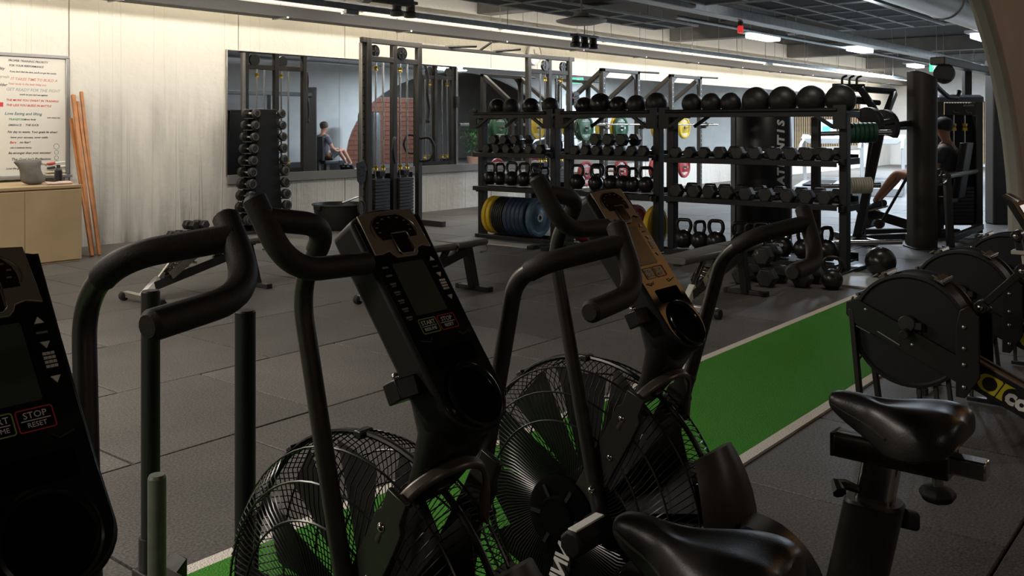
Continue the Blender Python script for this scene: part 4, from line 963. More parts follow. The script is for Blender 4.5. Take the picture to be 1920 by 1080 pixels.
for i, v in enumerate((3.935, 3.66, 3.38, 3.10)): ball('large black ball, %s of the four big ones on the wide rack' % ORD[i], .140, (RU+.275, v, 1.50+.105), 'large balls on the wide rack')
sh2 = 1.037
for i, v in enumerate((7.21, 7.06, 6.91, 6.745, 6.58, 6.42)): hexbell('black hex dumbbell, %s from the left in the lower row of the left rack shelf' % ORD[i], .062, .34, (RU+.16, v, sh2), 0, None, 'hex dumbbells on the left rack')
for i, v in enumerate((7.14, 6.985, 6.825)): hexbell('black hex dumbbell stacked on the lower row of the left rack, %s from the left' % ORD[i], .062, .34, (RU+.20, v, sh2+.108), 0, None, 'hex dumbbells on the left rack')
for i, v in enumerate((5.94, 5.80, 5.655, 5.51, 5.36, 5.215, 5.075)): hexbell('black hex dumbbell, %s from the left in the lower row of the middle rack shelf' % ORD[i], .064 if i else .062, .34, (RU+.16, v, sh2), 0, None, 'hex dumbbells on the middle rack')
for i, v in enumerate((5.70, 5.53, 5.36)): hexbell('black hex dumbbell stacked on the lower row of the middle rack, %s from the left' % ORD[i], .072, .34, (RU+.20, v, sh2+.111), 0, None, 'hex dumbbells on the middle rack')
for i, v in enumerate((4.69, 4.535, 4.375, 4.20, 4.01, 3.83, 3.64, 3.475, 3.31, 3.14)): hexbell('black hex dumbbell, %s from the left on the upper shelf of the wide rack' % ORD[i], .063 if i < 3 else .070, .40, (RU+.19, v, sh2-.003), 0, None, 'hex dumbbells on the upper shelf of the wide rack')
for i, v in enumerate((4.68, 4.475, 4.31, 4.125, 3.92, 3.72, 3.505, 3.325, 3.15)): hexbell('black hex dumbbell, %s from the left on the lower shelf of the wide rack' % ORD[i], .076, .42, (RU+.19, v, .637), 0, None, 'hex dumbbells on the lower shelf of the wide rack')
for i, (v, k, rz) in enumerate(((7.27, .95, .2), (7.11, .95, 1.4), (6.93, 1.02, .1), (6.745, 1.0, .1), (6.575, 1.0, 0), (6.45, .85, 1.35))): kettle('black kettlebell, %s from the left on the left rack' % ORD[i], k, (RU+.14, v, .657), rz, 'kettlebells on the left rack')
for i, (v, k, rz, x) in enumerate(((5.99, 1.0, .2, .14), (5.83, 1.02, .2, .30), (5.72, .95, 0, .10), (5.545, 1.0, 1.3, .14), (5.39, 1.02, .2, .14), (5.27, .95, 1.4, .14), (5.105, 1.0, .6, .14))): kettle('black kettlebell, %s from the left on the middle rack' % ORD[i], k, (RU+x, v, .657), rz, 'kettlebells on the middle rack')
for i, (v, k, rz, x, n_) in enumerate(((4.65, 1.08, .2, .12, None), (4.47, 1.05, 1.3, .12, None), (4.29, 1.12, 0, .12, None), (4.10, 1.05, .4, .26, None), (3.96, 1.05, .4, .26, None), (3.80, 1.15, 0, .12, '24'), (3.60, 1.15, 0, .12, '32'), (3.39, 1.1, 1.2, .12, None), (3.175, 1.15, 1.3, .12, None))):
    kettle('black kettlebell, %s from the left on the lowest tray of the wide rack' % ORD[i], k, (RU+x, v, .118), rz, 'kettlebells on the wide rack', n_)
# bumper plates standing on the plate trays
pz = .07 + .225
def prow(seq, x, grp, rackname):
    cnt = {}
    for col, v, th in seq:
        cnt[col] = cnt.get(col, 0) + 1
        plate('%s bumper plate standing under the %s, %s %s one from the left' % (col, rackname, ORD[cnt[col]-1], col), .225, th, pcol[col], (x, v, pz-.004), grp)
prow([('yellow', 7.27, .055), ('yellow', 7.205, .055)] + [('black', 7.135 - .028*i, .024) for i in range(6)] + [('blue', 6.945 - .062*i, .058) for i in range(5)] + [('slate', 6.60, .058)], RU+.225, 'plates under the left rack', NA)
prow([('red', 5.98 - .066*i, .06) for i in range(3)] + [('red', 5.70 - .066*i, .06) for i in range(3)] + [('red', 5.42 - .066*i, .06) for i in range(3)] + [('yellow', 5.045, .055)], RU+.225, 'plates under the middle rack', NB)
# floor dumbbells in front of the wide rack, ball and its mat
for i, (u, v, r_, lab) in enumerate(((7.62, 3.52, .088, 'big hex dumbbell on the floor before the wide rack, close to the bench leg'), (7.62, 3.30, .088, 'big hex dumbbell on the floor before the wide rack, in the middle of three'), (7.78, 3.06, .088, 'big hex dumbbell on the floor before the wide rack, by the rack corner'))): hexbell(lab, r_, .36, (u, v, .0), .0, None, 'large dumbbells on the floor')
hexbell('big hex dumbbell lying across the two on the floor before the wide rack', .088, .36, (7.80, 3.43, .155), .1, None, 'large dumbbells on the floor')
mt = tag(obj('floor_plate', MB().box((8.28, 2.80, .008), (.75, .46, .016)), mat('floor_plate_grey', (0.26, 0.25, 0.24), .5), None, .003), 'flat grey steel floor plate at the end of the wide rack', 'floor plate')
ball('big glossy black ball on the floor at the end of the wide rack', .135, (8.62, 2.72, .135), None, True)
kettle('single black kettlebell on the floor before the wide rack', 1.0, (7.72, 2.83, 0), .3)
# ------------------------------------------------------------------ benches
def bench(label, loc, rz):
    t = thing('weight_bench', label, 'bench', loc, rz, 'adjustable weight benches')
    bp = obj('back_pad', MB().loft([[(x, py, .405 + pz) for py, pz in rrect(.27 if x > -.1 else .2, .05, .02, 3)] for x in (-.17, -.12, .66)]), pad, t, .004)
    obj('seat_pad', MB().loft([[(x, py, .405 + pz) for py, pz in rrect(w_, .05, .02, 3)] for x, w_ in ((.69, .27), (.98, .27), (1.07, .23))]), pad, t, .004)
    obj('t_foot', MB().bar((0, -.27, .05), (0, .27, .05), .05, .045), chrome, t, .004)
    for y in (-.27, .27): obj('wheel', MB().cyl((-.01, y-.02, .036), (-.01, y+.02, .036), .036, 20), rub, t, .004)
    obj('rear_post', MB().bar((.0, 0, .06), (.13, 0, .18), .06, .05, (0,1,0)), white, t, .004)
    obj('main_beam', MB().bar((.08, 0, .13), (.95, 0, .34), .055, .07), satin, t, .005)
    obj('ladder', MB().bar((.20, .05, .20), (.42, .05, .345), .008, .07, (0,0,1)).bar((.20, -.05, .20), (.42, -.05, .345), .008, .07, (0,0,1)).bar((.12, 0, .17), (.30, 0, .37), .03, .03, (0,1,0)), chrome, t, .003)
    for x in (.27, .34, .41, .75, .85): obj('adjust_bolt', MB().cyl((x, -.06, .12+.21*x/.87+.06), (x, .06, .12+.21*x/.87+.06), .012, 10), chrome, t)
    obj('pad_support', MB().box((.25, 0, .37), (.75, .05, .025)).box((.86, 0, .37), (.28, .05, .025)).bar((.70, 0, .37), (.62, 0, .28), .05, .03, (0,1,0)), satin, t, .003)
    lg = obj('front_leg', MB().bar((.93, 0, .37), (1.02, 0, .02), .06, .08, (1,0,0)), satin, t, .005)
    obj('front_foot', MB().bar((1.02, -.17, .02), (1.02, .17, .02), .05, .036), satin, t, .004)
    for y in (-.17, .17): obj('foot_cap', MB().box((1.02, y, .02), (.06, .03, .04)), rub, t, .004)
    obj('pull_handle', MB().tube(fillet([(1.07, -.05, .375), (1.13, -.05, .37), (1.13, -.05, .32), (1.05, -.05, .315)], .02), .008, 8), steel, t)
    return t
bn = bench('grey weight bench in front of the concrete wall near the small dumbbells', (3.75, 6.66, 0), 0)
dup(bn, (4.80, 5.13, 0), 0, 'grey weight bench in the open, between the tall bike console and the yellow plates')
dup(bn, (6.02, 3.28, 0), 0, 'dark weight bench set close before the wide rack with dumbbells at its end')
# small dumbbells on the floor by the wall
for i, (u, v, rz) in enumerate(((6.08, 10.10, .4), (6.20, 10.12, .5), (6.31, 10.05, .4), (6.42, 10.08, .5))): hexbell('small hex dumbbell on the floor by the wall, %s from the left' % ORD[i], .062, .20, (u, v, 0), 1.2 + rz, None, 'small dumbbells by the wall')
for i, (u, v) in enumerate(((6.30, 10.10), (6.41, 10.06))): hexbell('small hex dumbbell stacked on others by the wall, %s of the two' % ORD[i], .062, .20, (u, v, .109), 1.7, None, 'small dumbbells by the wall')
# ------------------------------------------------------------------ vertical dumbbell tower
tw = thing('dumbbell_tower', 'tall black tower stand holding round dumbbells on both sides by the mirror end', 'dumbbell stand', (7.27, 10.02, 0))
poly = [(-.125, 1.56), (.125, 1.56), (.235, .03), (-.235, .03)]
for y in (-.10, .14): obj('side_panel', MB().prism(poly, .02, frame((0, y, 0), (1,0,0), (0,0,1))), mat('tower_black', (0.007, 0.007, 0.008), .6, spec=.3), tw, .004)
obj('spine', MB().box((0, .01, .79), (.05, .22, 1.50)), satin, tw, .003)
obj('base', MB().box((0, .01, .02), (.62, .34, .04)), satin, tw, .006)
obj('top_plate', MB().box((0, .01, 1.565), (.26, .27, .014)), gun, tw, .003)
def rbell(label, k, loc, rz):
    if ('r', k) in HEX: return dup(HEX[('r', k)], loc, rz, label, 'round dumbbells on the tower')
    t = thing('round_dumbbell', label, 'dumbbell', loc, rz, 'round dumbbells on the tower'); r = .057*k
    for s in (1, -1):
        h = obj('head', MB().lathe([(0, 0), (r*.5, 0), (r*.55, .006), (r*.8, .006), (r*.85, 0), (r, .008), (r, .045*k), (r*.9, .055*k), (0, .055*k)], T((0, s*.135, 0)) @ RX(s*pi/2), 24), hexm, t)
        obj('ring', MB().lathe([(r*.66, -.002), (r*.72, -.002), (r*.72, .004), (r*.66, .004), (r*.66, -.002)], T((0, s*.136, 0)) @ RX(s*pi/2), 20), faded, h)
    obj('handle', MB().cyl((0, -.09, 0), (0, .09, 0), .015, 12), chrome, t)
    HEX[('r', k)] = t; return t
saddle_me = MB().box((0, 0, 0), (.10, .20, .012)).mesh('cradle', gun)
for i in range(10):
    z = 1.49 - .148*i; hw = .125 + .11*(1.56-z)/1.53
    for s in (-1, 1):
        obj('cradle', saddle_me, None, tw, 0, (s*(hw + .03), .0, z - .035))
        rbell('round black dumbbell on the %s face of the tower, %s from the top' % ('wall-end' if s < 0 else 'mirror-side', ORD[i]), round(1.0 + .25*(i//3)/3, 3), (7.27 + s*(hw+.055 + .01), 10.02-.03, z + .026), 0)
# black tub with a steel bar laid across
tb_ = thing('rubber_tub', 'wide black tub on the floor beside the cable station', 'tub', (8.15, 9.55, 0))
obj('shell', MB().lathe([(0, 0), (.27, 0), (.30, .03), (.345, .31), (.365, .32), (.365, .335), (.335, .335), (.29, .05), (0, .04)], None, 40), mat('tub_black', (0.014, 0.014, 0.014), .45), tb_)
for a in (0, pi): obj('grip_lug', MB().box((.375, 0, .30), (.03, .12, .05), RZ(a)), mat('tub_black', (0, 0, 0)), tb_, .006)
rb = tag(obj('steel_bar', MB().tube(fillet([(8.10, 9.45, .345), (8.40, 9.52, .40), (8.62, 9.60, .41)], .05), .016, 12), steel), 'bent steel cable bar resting across the black tub', 'bar attachment')
# ------------------------------------------------------------------ cable crossover station against the mirror
postm = mat('station_post', (0.055, 0.050, 0.045), .42, metal=.5, noise=.08)
cx = thing('cable_crossover', 'tall dark cable crossover station in front of the mirror with twin weight stacks', 'cable machine', (8.10, 9.0, 0))
def tower(ox, mirr, H):
    sgn = -1 if mirr else 1
    X = lambda x: ox + sgn*x
    for x, y in ((.07, .02), (.57, .07), (1.07, .10)):
        p_ = obj('upright', MB().box((X(x), y, H/2), (.075, .075, H)), postm, cx, .006)
    obj('adjust_column', MB().box((X(.0), .06, H/2 - .03), (.05, .06, H-.08)), steel, cx, .004)
    hol = MB()
    for i in range(20): hol.box((X(0), .026, .35 + .1*i), (.014, .006, .02))
    obj('pin_hole', hol, dkpaint, cx)['kind'] = 'stuff'
    obj('top_beam', MB().bar((X(-.04), .02, H-.035), (X(1.11), .10, H-.035), .07, .07), postm, cx, .005)
    obj('pulley_beam', MB().bar((X(.09), .03, H-.27), (X(1.05), .10, H-.27), .06, .07), postm, cx, .005)
    obj('base_frame', MB().bar((X(.0), .03, .04), (X(1.1), .10, .04), .08, .07).bar((X(.07), -.40, .04), (X(.07), .42, .04), .08, .07).bar((X(1.07), -.38, .04), (X(1.07), .46, .04), .08, .07), postm, cx, .005)
    for x in (.24, .37, .68, .81):
        obj('guide_rod', MB().cyl((X(x), .06, .08), (X(x), .06, H-.3), .013, 10), chrome, cx)
    for x in (.20, .70):
        pw = obj('top_pulley', MB().lathe([(0, -.02), (.085, -.02), (.075, 0), (.085, .02), (0, .02)], T((X(x), .05, H-.17)) @ RX(pi/2), 24), blk, cx)
        obj('pulley_spoke', MB().box((X(x), .025, H-.17), (.12, .006, .02)).box((X(x), .025, H-.17), (.02, .006, .12)), gun, pw)
    for xa, xb in ((.24, .37), (.68, .81)):
        n = 13
        for i in range(n):
            obj('stack_plate', MB().box((X((xa+xb)/2), .06, .13 + .043*i), (.26, .13, .038)), mat('stack_iron', (0.03, 0.029, 0.028), .45), cx, .003)
        obj('stack_head', MB().box((X((xa+xb)/2), .06, .735), (.10, .12, .07)), rub, cx, .006)
        for q in (xa, xb):
            obj('brass_collar', MB().lathe([(.014, 0), (.03, 0), (.03, .02), (.022, .03), (.03, .04), (.03, .06), (.014, .06)], T((X(q), .06, .78)), 14), brass, cx)
        obj('brass_collar', MB().lathe([(.014, 0), (.03, 0), (.03, .02), (.022, .03), (.03, .04), (.03, .06), (.014, .06)], T((X(xa), .06, H-.42)), 14), brass, cx)
    obj('shroud', MB().box((X(.57), .15, .42), (.86, .01, .62)), mat('smoke_panel', (0.02, 0.02, 0.022), .3), cx, .002)
    # horn-shaped grips on the uprights
    for x, y, q in ((.57, .07, -1), (1.07, .10, 1)):
        P = fillet([(X(x), y-.03, 1.19), (X(x+.10*q), y-.12, 1.21), (X(x+.17*q), y-.16, 1.04), (X(x+.10*q), y-.12, .88), (X(x), y-.03, .88)], [0, .07, .09, .07, 0], 6)
        obj('storage_horn', MB().tube(P, .02, 12), rub, cx)
    # adjustable pulley carriage
    cz = .78 if not mirr else 1.80
    ca = obj('carriage', MB().box((X(-.0), .06, cz), (.09, .10, .20)), satin, cx, .006)
    pp = []
    mb = MB().prism([(-.09, .11), (.04, .14), (.08, .05), (.06, -.12), (-.01, -.18), (-.07, -.12)], .012, frame((X(-.08), -.02, cz), (sgn, 0, 0), (0, 0, 1)))
    obj('pulley_cheek', mb, mat('cheek_grey', (0.05, 0.05, 0.05), .4, metal=.4), cx, .003)
    ho = MB()
    for k in range(7): ho.cyl((X(-.08 + .05*cos(k*.9)), -.036, cz + .06*sin(k*.9)), (X(-.08 + .05*cos(k*.9)), -.030, cz + .06*sin(k*.9)), .011, 10)
    obj('cheek_hole', ho, dkpaint, cx)['kind'] = 'stuff'
    obj('red_knob', MB().sphere((X(.0), .0, cz+.02), .022, 12, 8), rprint, cx)
    obj('cable', MB().cyl((X(-.08), -.02, cz-.14), (X(-.08), -.02, cz-.34), .004, 6).cyl((X(.05), .02, cz+.1), (X(.05), .02, H-.1), .003, 6), blk, cx)
    hn = obj('d_handle', MB().tube([(X(-.08 + .055*cos(a)), -.02, cz - .46 + (.085 if sin(a) > 0 else .09)*sin(a)) for a in [2*pi*k/20 for k in range(20)]], .012, 8, True), rub, cx)
    obj('snap_hook', MB().tube([(X(-.08 + .012*cos(2*pi*k/10)), -.02, cz - .355 + .03*sin(2*pi*k/10)) for k in range(10)], .004, 6, True), chrome, hn)
tower(0.0, False, 2.50); tower(4.59, True, 2.50)
obj('cross_bar', MB().bar((1.07, .09, 2.46), (3.55, .09, 2.46), .06, .05), postm, cx, .005)
obj('chin_grip', MB().tube([(1.6, .09, 2.48), (2.05, -.10, 2.51)], .018, 10).tube([(2.35, .09, 2.48), (2.43, -.07, 2.60)], .018, 10).tube([(2.65, .09, 2.48), (3.05, -.12, 2.53)], .018, 10), rub, cx)
rp = MB().tube(fillet([(1.16, .06, 2.20), (1.20, .04, 2.05), (1.17, .04, 1.85), (1.22, .04, 1.6), (1.19, .04, 1.45)], .08), .02, 10)
rp2 = thing('tricep_rope', 'black tricep rope hanging on the inner side of the cable station', 'rope', (8.10, 9.0, 0))
obj('rope', rp, rub, rp2); obj('rope_end', MB().lathe([(0, 0), (.03, 0), (.034, .03), (.02, .06), (0, .06)], T((1.19, .04, 1.40)), 14), rub, rp2); obj('clip', MB().tube([(1.20 + .02*cos(2*pi*k/10), .04, 1.76 + .04*sin(2*pi*k/10)) for k in range(10)], .005, 6, True), chrome, rp2)

# ------------------------------------------------------------------ power racks by the mirror, plates on their pegs
def power_rack(label, u, v):
    t = thing('power_rack', label, 'power rack', (u, v, 0), 0, 'power racks along the mirror')
    H = 2.36
    for x in (0, 1.15):
        p_ = obj('upright', MB().box((x, 0, H/2), (.08, .08, H)), postm, t, .005)
        ho = MB()
        for i in range(22): ho.cyl((x-.0, -.041, .3 + .09*i), (x, -.043, .3 + .09*i), .012, 8)
        obj('hole', ho, galv, p_)['kind'] = 'stuff'
        obj('rear_upright', MB().box((x, .70, .92), (.08, .08, 1.84)), postm, t, .005)
        b_ = obj('slanted_brace', MB().bar((x, .02, H-.05), (x, .70, 1.80), .07, .08, (1,0,0)), postm, t, .005)
        ho = MB()
        for i in range(7):
            f_ = (i+1)/8; ho.cyl((x-.036, .02+.68*f_, H-.05-.51*f_), (x-.039, .02+.68*f_, H-.05-.51*f_), .014, 8)
        obj('hole', ho, dkpaint, b_)['kind'] = 'stuff'
        obj('foot_beam', MB().bar((x, -.5, .04), (x, .75, .04), .08, .08), postm, t, .005)
        for z in (1.32, .52): obj('storage_peg', MB().cyl((x, .66, z), (x, .26, z), .024, 14), chrome, t)
    obj('top_beam', MB().bar((-.04, 0, H-.03), (1.19, 0, H-.03), .08, .06), postm, t, .005)
    for s, x in ((1, .04), (-1, 1.11)):
        obj('corner_gusset', MB().prism([(0, 0), (s*.20, 0), (s*.15, -.02), (s*.06, -.09), (s*.02, -.2), (0, -.3)], .012, frame((x, 0, H-.06), (1,0,0), (0,0,1))), gun, t, .002)
    obj('pull_up_bar', MB().cyl((1.1, 0, H-.01), (1.75, -.1, H-.01), .02, 12), postm, t)
    obj('rear_beam', MB().bar((.0, .70, 1.80), (1.15, .70, 1.80), .07, .06), postm, t)
    for x in (-.06, 1.21): obj('bar_hook', MB().box((x, -.07, 1.36), (.05, .09, .10)).box((x, -.12, 1.40), (.05, .02, .09)), rub, t, .004)
    return t
power_rack('black power rack by the mirror with slanted top braces, nearer one', 13.55, 8.98)
power_rack('black power rack by the mirror with slanted top braces, farther one', 15.95, 8.98)
def barbell(label, loc, L=2.2):
    t = thing('barbell', label, 'barbell', loc, 0, 'barbells in the power racks')
    obj('shaft', MB().cyl((-L/2, 0, 0), (L/2, 0, 0), .014, 12), chrome, t)
    for s in (1, -1): obj('sleeve', MB().cyl((s*(L/2-.42), 0, 0), (s*L/2, 0, 0), .025, 16).cyl((s*(L/2-.44), 0, 0), (s*(L/2-.42), 0, 0), .038, 16), chrome, t)
barbell('steel barbell resting in the nearer power rack', (14.12, 8.85, 1.385)); barbell('steel barbell resting in the farther power rack', (16.52, 8.85, 1.385))
PG = 'plates on the power rack pegs'
for lab, col, u, v, z in (('green bumper plate hung on the nearer power rack, at the cable station end, upper peg', 'green', 13.55, 9.33, 1.32), ('second green bumper plate on the same upper peg, half hidden', 'green', 13.55, 9.40, 1.32),
        ('green bumper plate on the far upper peg of the nearer power rack', 'green', 14.70, 9.33, 1.32), ('yellow bumper plate behind the green one on the nearer power rack', 'yellow', 14.70, 9.41, 1.32),
        ('red bumper plate on the lower peg of the nearer power rack', 'red', 14.70, 9.33, .52), ('red bumper plate low on the nearer power rack, cable station end', 'red', 13.55, 9.33, .52),
        ('yellow bumper plate facing out on the farther power rack, its centre ring bright', 'yellow', 15.95, 9.28, 1.32), ('yellow bumper plate on the far upper peg of the farther power rack', 'yellow', 17.10, 9.33, 1.32),
        ('red bumper plate low on the farther power rack, first peg', 'red', 15.95, 9.33, .52), ('red bumper plate low on the farther power rack, last peg', 'red', 17.10, 9.33, .52)):
    plate(lab, .225, .06, pcol[col], (u, v, z), PG, (0, 0, 0), 'weight_plate', 'ELEIKO')
# ------------------------------------------------------------------ ATLANTIS shrouded machine behind the wide rack
navy = mat('shroud_navy', (0.010, 0.011, 0.015), .38, noise=.1)
at = thing('shrouded_stack', 'tall black rounded machine shroud behind the wide rack with white upright lettering', 'gym machine', (9.62, 4.28, 0), radians(219))
sh = MB().lathe([(0, 0), (.29, 0), (.30, .02), (.30, 1.60), (.27, 1.64), (0, 1.66)], None, 40, True, -pi/2, pi/2)
obj('shroud', sh, navy, at)
obj('rear_case', MB().box((-.10, 0, .82), (.22, .62, 1.64)), satin, at, .01)
for i, ch in enumerate('ATLANTIS'):
    a = radians(22); z = .78 + .0865*i
    text('logo_print', ch, .125, mat('logo_white', (.9, .9, .88), .5), at, frame((.3015*cos(a), .3015*sin(a), z), (0, 0, 1), (sin(a), -cos(a), 0)), bold=.006, shear=.15)
# ------------------------------------------------------------------ treadmills far down the hall
def treadmill(label, loc, rz):
    t = thing('treadmill', label, 'treadmill', loc, rz, 'treadmills near the far corner')
    wh = mat('tread_white', (0.60, 0.60, 0.60), .4)
    obj('deck', MB().loft([[(x, -.42, .0), (x, .42, .0), (x, .42, z), (x, -.42, z)] for x, z in ((-1.0, .16), (.7, .2), (1.0, .26))], False), mat('tread_grey', (0.3, 0.3, 0.31), .5), t, .01)
    obj('belt', MB().box((-.1, 0, .195), (1.7, .52, .015)), rub, t)
    for y in (-.4, .4):
        obj('mast', MB().bar((.75, y, .2), (.55, y, 1.1), .07, .09, (1,0,0)), wh, t, .01)
        obj('handrail', MB().tube([(.55, y, 1.08), (.0, y, .98), (-.15, y, .9)], .028, 10), wh, t)
    obj('console_body', MB().loft([[(.45, -.42*k, .98), (.75, -.42*k, 1.02), (.75, .42*k, 1.02), (.45, .42*k, .98), ] if j == 0 else [(.42, -.45, 1.10), (.72, -.45, 1.18), (.72, .45, 1.18), (.42, .45, 1.10)] for j, k in ((0, .7), (1, 1))], False), wh, t, .01)
    M = frame((.66, 0, 1.34), (0, -1, 0), (.5, 0, .86))
    s_ = obj('screen_case', MB().box((0, 0, -.02), (.50, .36, .04), M), mat('case_grey', (.25, .25, .26), .4), t, .008)
    obj('screen', MB().box((0, .02, .002), (.44, .28, .006), M), mat('screen_glow', (.2, .3, .35), .2, emit=(.45, .62, .72), es=.8), s_)
    obj('screen_tile', MB().box((.05, -.05, .007), (.16, .12, .004), M), mat('screen_teal', (.05, .5, .4), .2, emit=(.05, .6, .45), es=.9), s_)
    return t
tm = treadmill('white treadmill with a tilted screen seen through the wide rack, nearer of the pair', (19.0, 7.2, 0), radians(15))
dup(tm, (19.35, 6.1, 0), radians(15), 'white treadmill with a tilted screen, beside the plate tree, farther of the pair')
# ------------------------------------------------------------------ plate-loaded machine with pegs and stacked plates
pm = thing('plate_loaded_machine', 'black plate loaded machine with angled frame and weight pegs past the wide rack', 'gym machine', (10.6, 3.45, 0))
o_ = V((10.6, 3.45, 0)); L_ = lambda p: V(p) - o_
obj('slanted_post', MB().bar(L_((10.98, 3.74, .02)), L_((10.72, 3.36, 1.42)), .09, .07, (1,0,0)).bar(L_((10.72, 3.36, 1.40)), L_((10.55, 3.55, 1.78)), .07, .06, (1,0,0)).bar(L_((10.72, 3.36, 1.40)), L_((11.2, 3.38, 1.74)), .07, .06, (1,0,0)), satin, pm, .006)
obj('top_frame', MB().tube([L_((10.55, 3.62, 1.78)), L_((11.25, 3.40, 1.76))], .038, 12).tube([L_((10.50, 3.66, 1.64)), L_((10.80, 3.42, 1.62))], .03, 12).tube([L_((10.72, 3.40, 1.34)), L_((12.3, 3.2, 1.36))], .035, 12), satin, pm)
obj('rear_post', MB().bar(L_((11.25, 3.78, .02)), L_((10.80, 3.46, 1.40)), .08, .07, (1,0,0)), satin, pm, .006)
obj('base_frame', MB().bar(L_((10.9, 3.85, .04)), L_((12.4, 2.95, .04)), .08, .07).bar(L_((10.75, 3.45, .04)), L_((11.3, 4.1, .04)), .08, .07), satin, pm, .006)
hk = MB()
for i in range(3): hk.tube(fillet([L_((10.40+.09*i, 3.70-.05*i, 1.80)), L_((10.40+.09*i, 3.70-.05*i, 1.90)), L_((10.44+.09*i, 3.66-.05*i, 1.92))], .03), .014, 8)
obj('band_hook', hk.bar(L_((10.30, 3.76, 1.80)), L_((10.66, 3.55, 1.80)), .05, .06).bar(L_((10.30, 3.76, 1.66)), L_((10.66, 3.55, 1.66)), .05, .05), satin, pm, .004)
pa = V((.45, -.62, .02)).normalized()
for nm, c0, ln in (('upper', (9.63, 3.37, 1.285), .44), ('lower', (9.64, 3.36, .745), .32), ('floor', (9.15, 3.30, .205), .62)):
    c0 = L_(c0); obj('weight_peg', MB().cyl(c0 - pa*.32, c0 + pa*ln, .024, 16), chrome, pm)
tree = obj('peg_post', MB().bar(L_((9.42, 3.62, .02)), L_((9.42, 3.62, 1.45)), .08, .08, (1,0,0)).bar(L_((9.42, 3.62, .04)), L_((10.9, 3.72, .04)), .07, .07), satin, pm, .005)
az = atan2(pa.y, pa.x) - pi/2
for i in range(6): plate('dark green plate on the upper peg past the wide rack, %s from the post' % ORD[i], .105, .042, pcol['dgreen'], tuple(V((9.63, 3.37, 1.285)) + pa*(.03 + .046*i)), 'green plates on the upper peg', (0, 0, az))
for i in range(9): plate('small white plate on the lower peg past the wide rack, %s from the post' % ORD[i], .072, .022, pcol['white'], tuple(V((9.64, 3.36, .745)) + pa*(.02 + .0245*i)), 'white plates on the lower peg', (0, 0, az))
for u, v, z, lab in ((10.20, 3.30, 1.36, 'black curved counterweight plate on the machine lever nearest the green plates'), (10.63, 3.27, 1.34, 'black curved counterweight plate at the lever end before the oak slats')):
    t = thing('lever_weight', lab, 'weight plate', (u, v, z), az + .5, 'black lever plates')
    P = [(.20*cos(a), .20*sin(a)) for a in [radians(x) for x in range(-35, 150, 12)]] + [(-.05, .02), (.0, -.06)]
    obj('disc', MB().prism(P, .07, frame((0, -.035, 0), (1,0,0), (0,0,1))), pcol['black'], t, .006)
    obj('arm', MB().cyl((0, .04, .02), (0, .32, .05), .035, 14), satin, t)
# ------------------------------------------------------------------ functional trainer with shrouded column and overhead boom
colm = mat('column_shroud', (0.040, 0.034, 0.030), .42, metal=.3, noise=.08)
ft = thing('cable_column', 'tall black cable column with rounded shroud and overhead boom by the rowing machines', 'cable machine', (10.96, 2.99, 0), radians(219))
dsec = [(-.13, -.135), (.02, -.135)] + [(.02 + .125*cos(a), .135*sin(a)) for a in [radians(x) for x in range(-80, 81, 10)]] + [(.02, .135), (-.13, .135)]
rings = [[(x, y, z + (0 if z < 1.5 else .05*(-y/.135) + .02)) for x, y in dsec] for z in (.0, .06, 1.90)] + [[(x*.92, y*.92, 1.93 + .05*(-y/.135)) for x, y in dsec]]
obj('shroud', MB().loft(rings, False), colm, ft, .006)
obj('seam_strip', MB().box((.13, .03, .95), (.012, .02, 1.84)), blk, ft)
obj('foot_plate', MB().box((0, 0, .008), (.34, .32, .016)), gun, ft, .003)
obj('rear_case', MB().box((-.20, .05, .85), (.14, .12, 1.7)).box((-.26, .06, .06), (.30, .20, .12)), satin, ft, .01)
iv = Matrix.Rotation(-radians(219), 4, 'Z'); LW = lambda p: iv @ (V(p) - V((10.96, 2.99, 0)))
obj('boom', MB().bar(LW((11.28, 2.93, 2.10)), LW((14.27, 2.95, 2.10)), .16, .09), gun, ft, .01)
obj('far_column', MB().bar(LW((14.30, 2.92, 0)), LW((14.30, 2.92, 2.28)), .26, .24, (1, 0, 0)), colm, ft, .02)
obj('boom_strut', MB().bar(LW((13.0, 3.02, 1.70)), LW((13.0, 3.02, 2.07)), .09, .09, (1, 0, 0)), satin, ft, .006)
obj('pulley_wheel', MB().lathe([(0, -.04), (.11, -.04), (.12, 0), (.11, .04), (0, .04)], T(LW((11.45, 2.90, 1.96))) @ RZ(.8) @ RX(pi/2), 28), blk, ft)
obj('pull_arm', MB().tube([LW((11.2, 2.93, 1.82)), LW((11.6, 2.9, 1.70)), LW((11.85, 2.86, 1.70)), LW((11.9, 2.85, 1.77))], .03, 10), satin, ft)
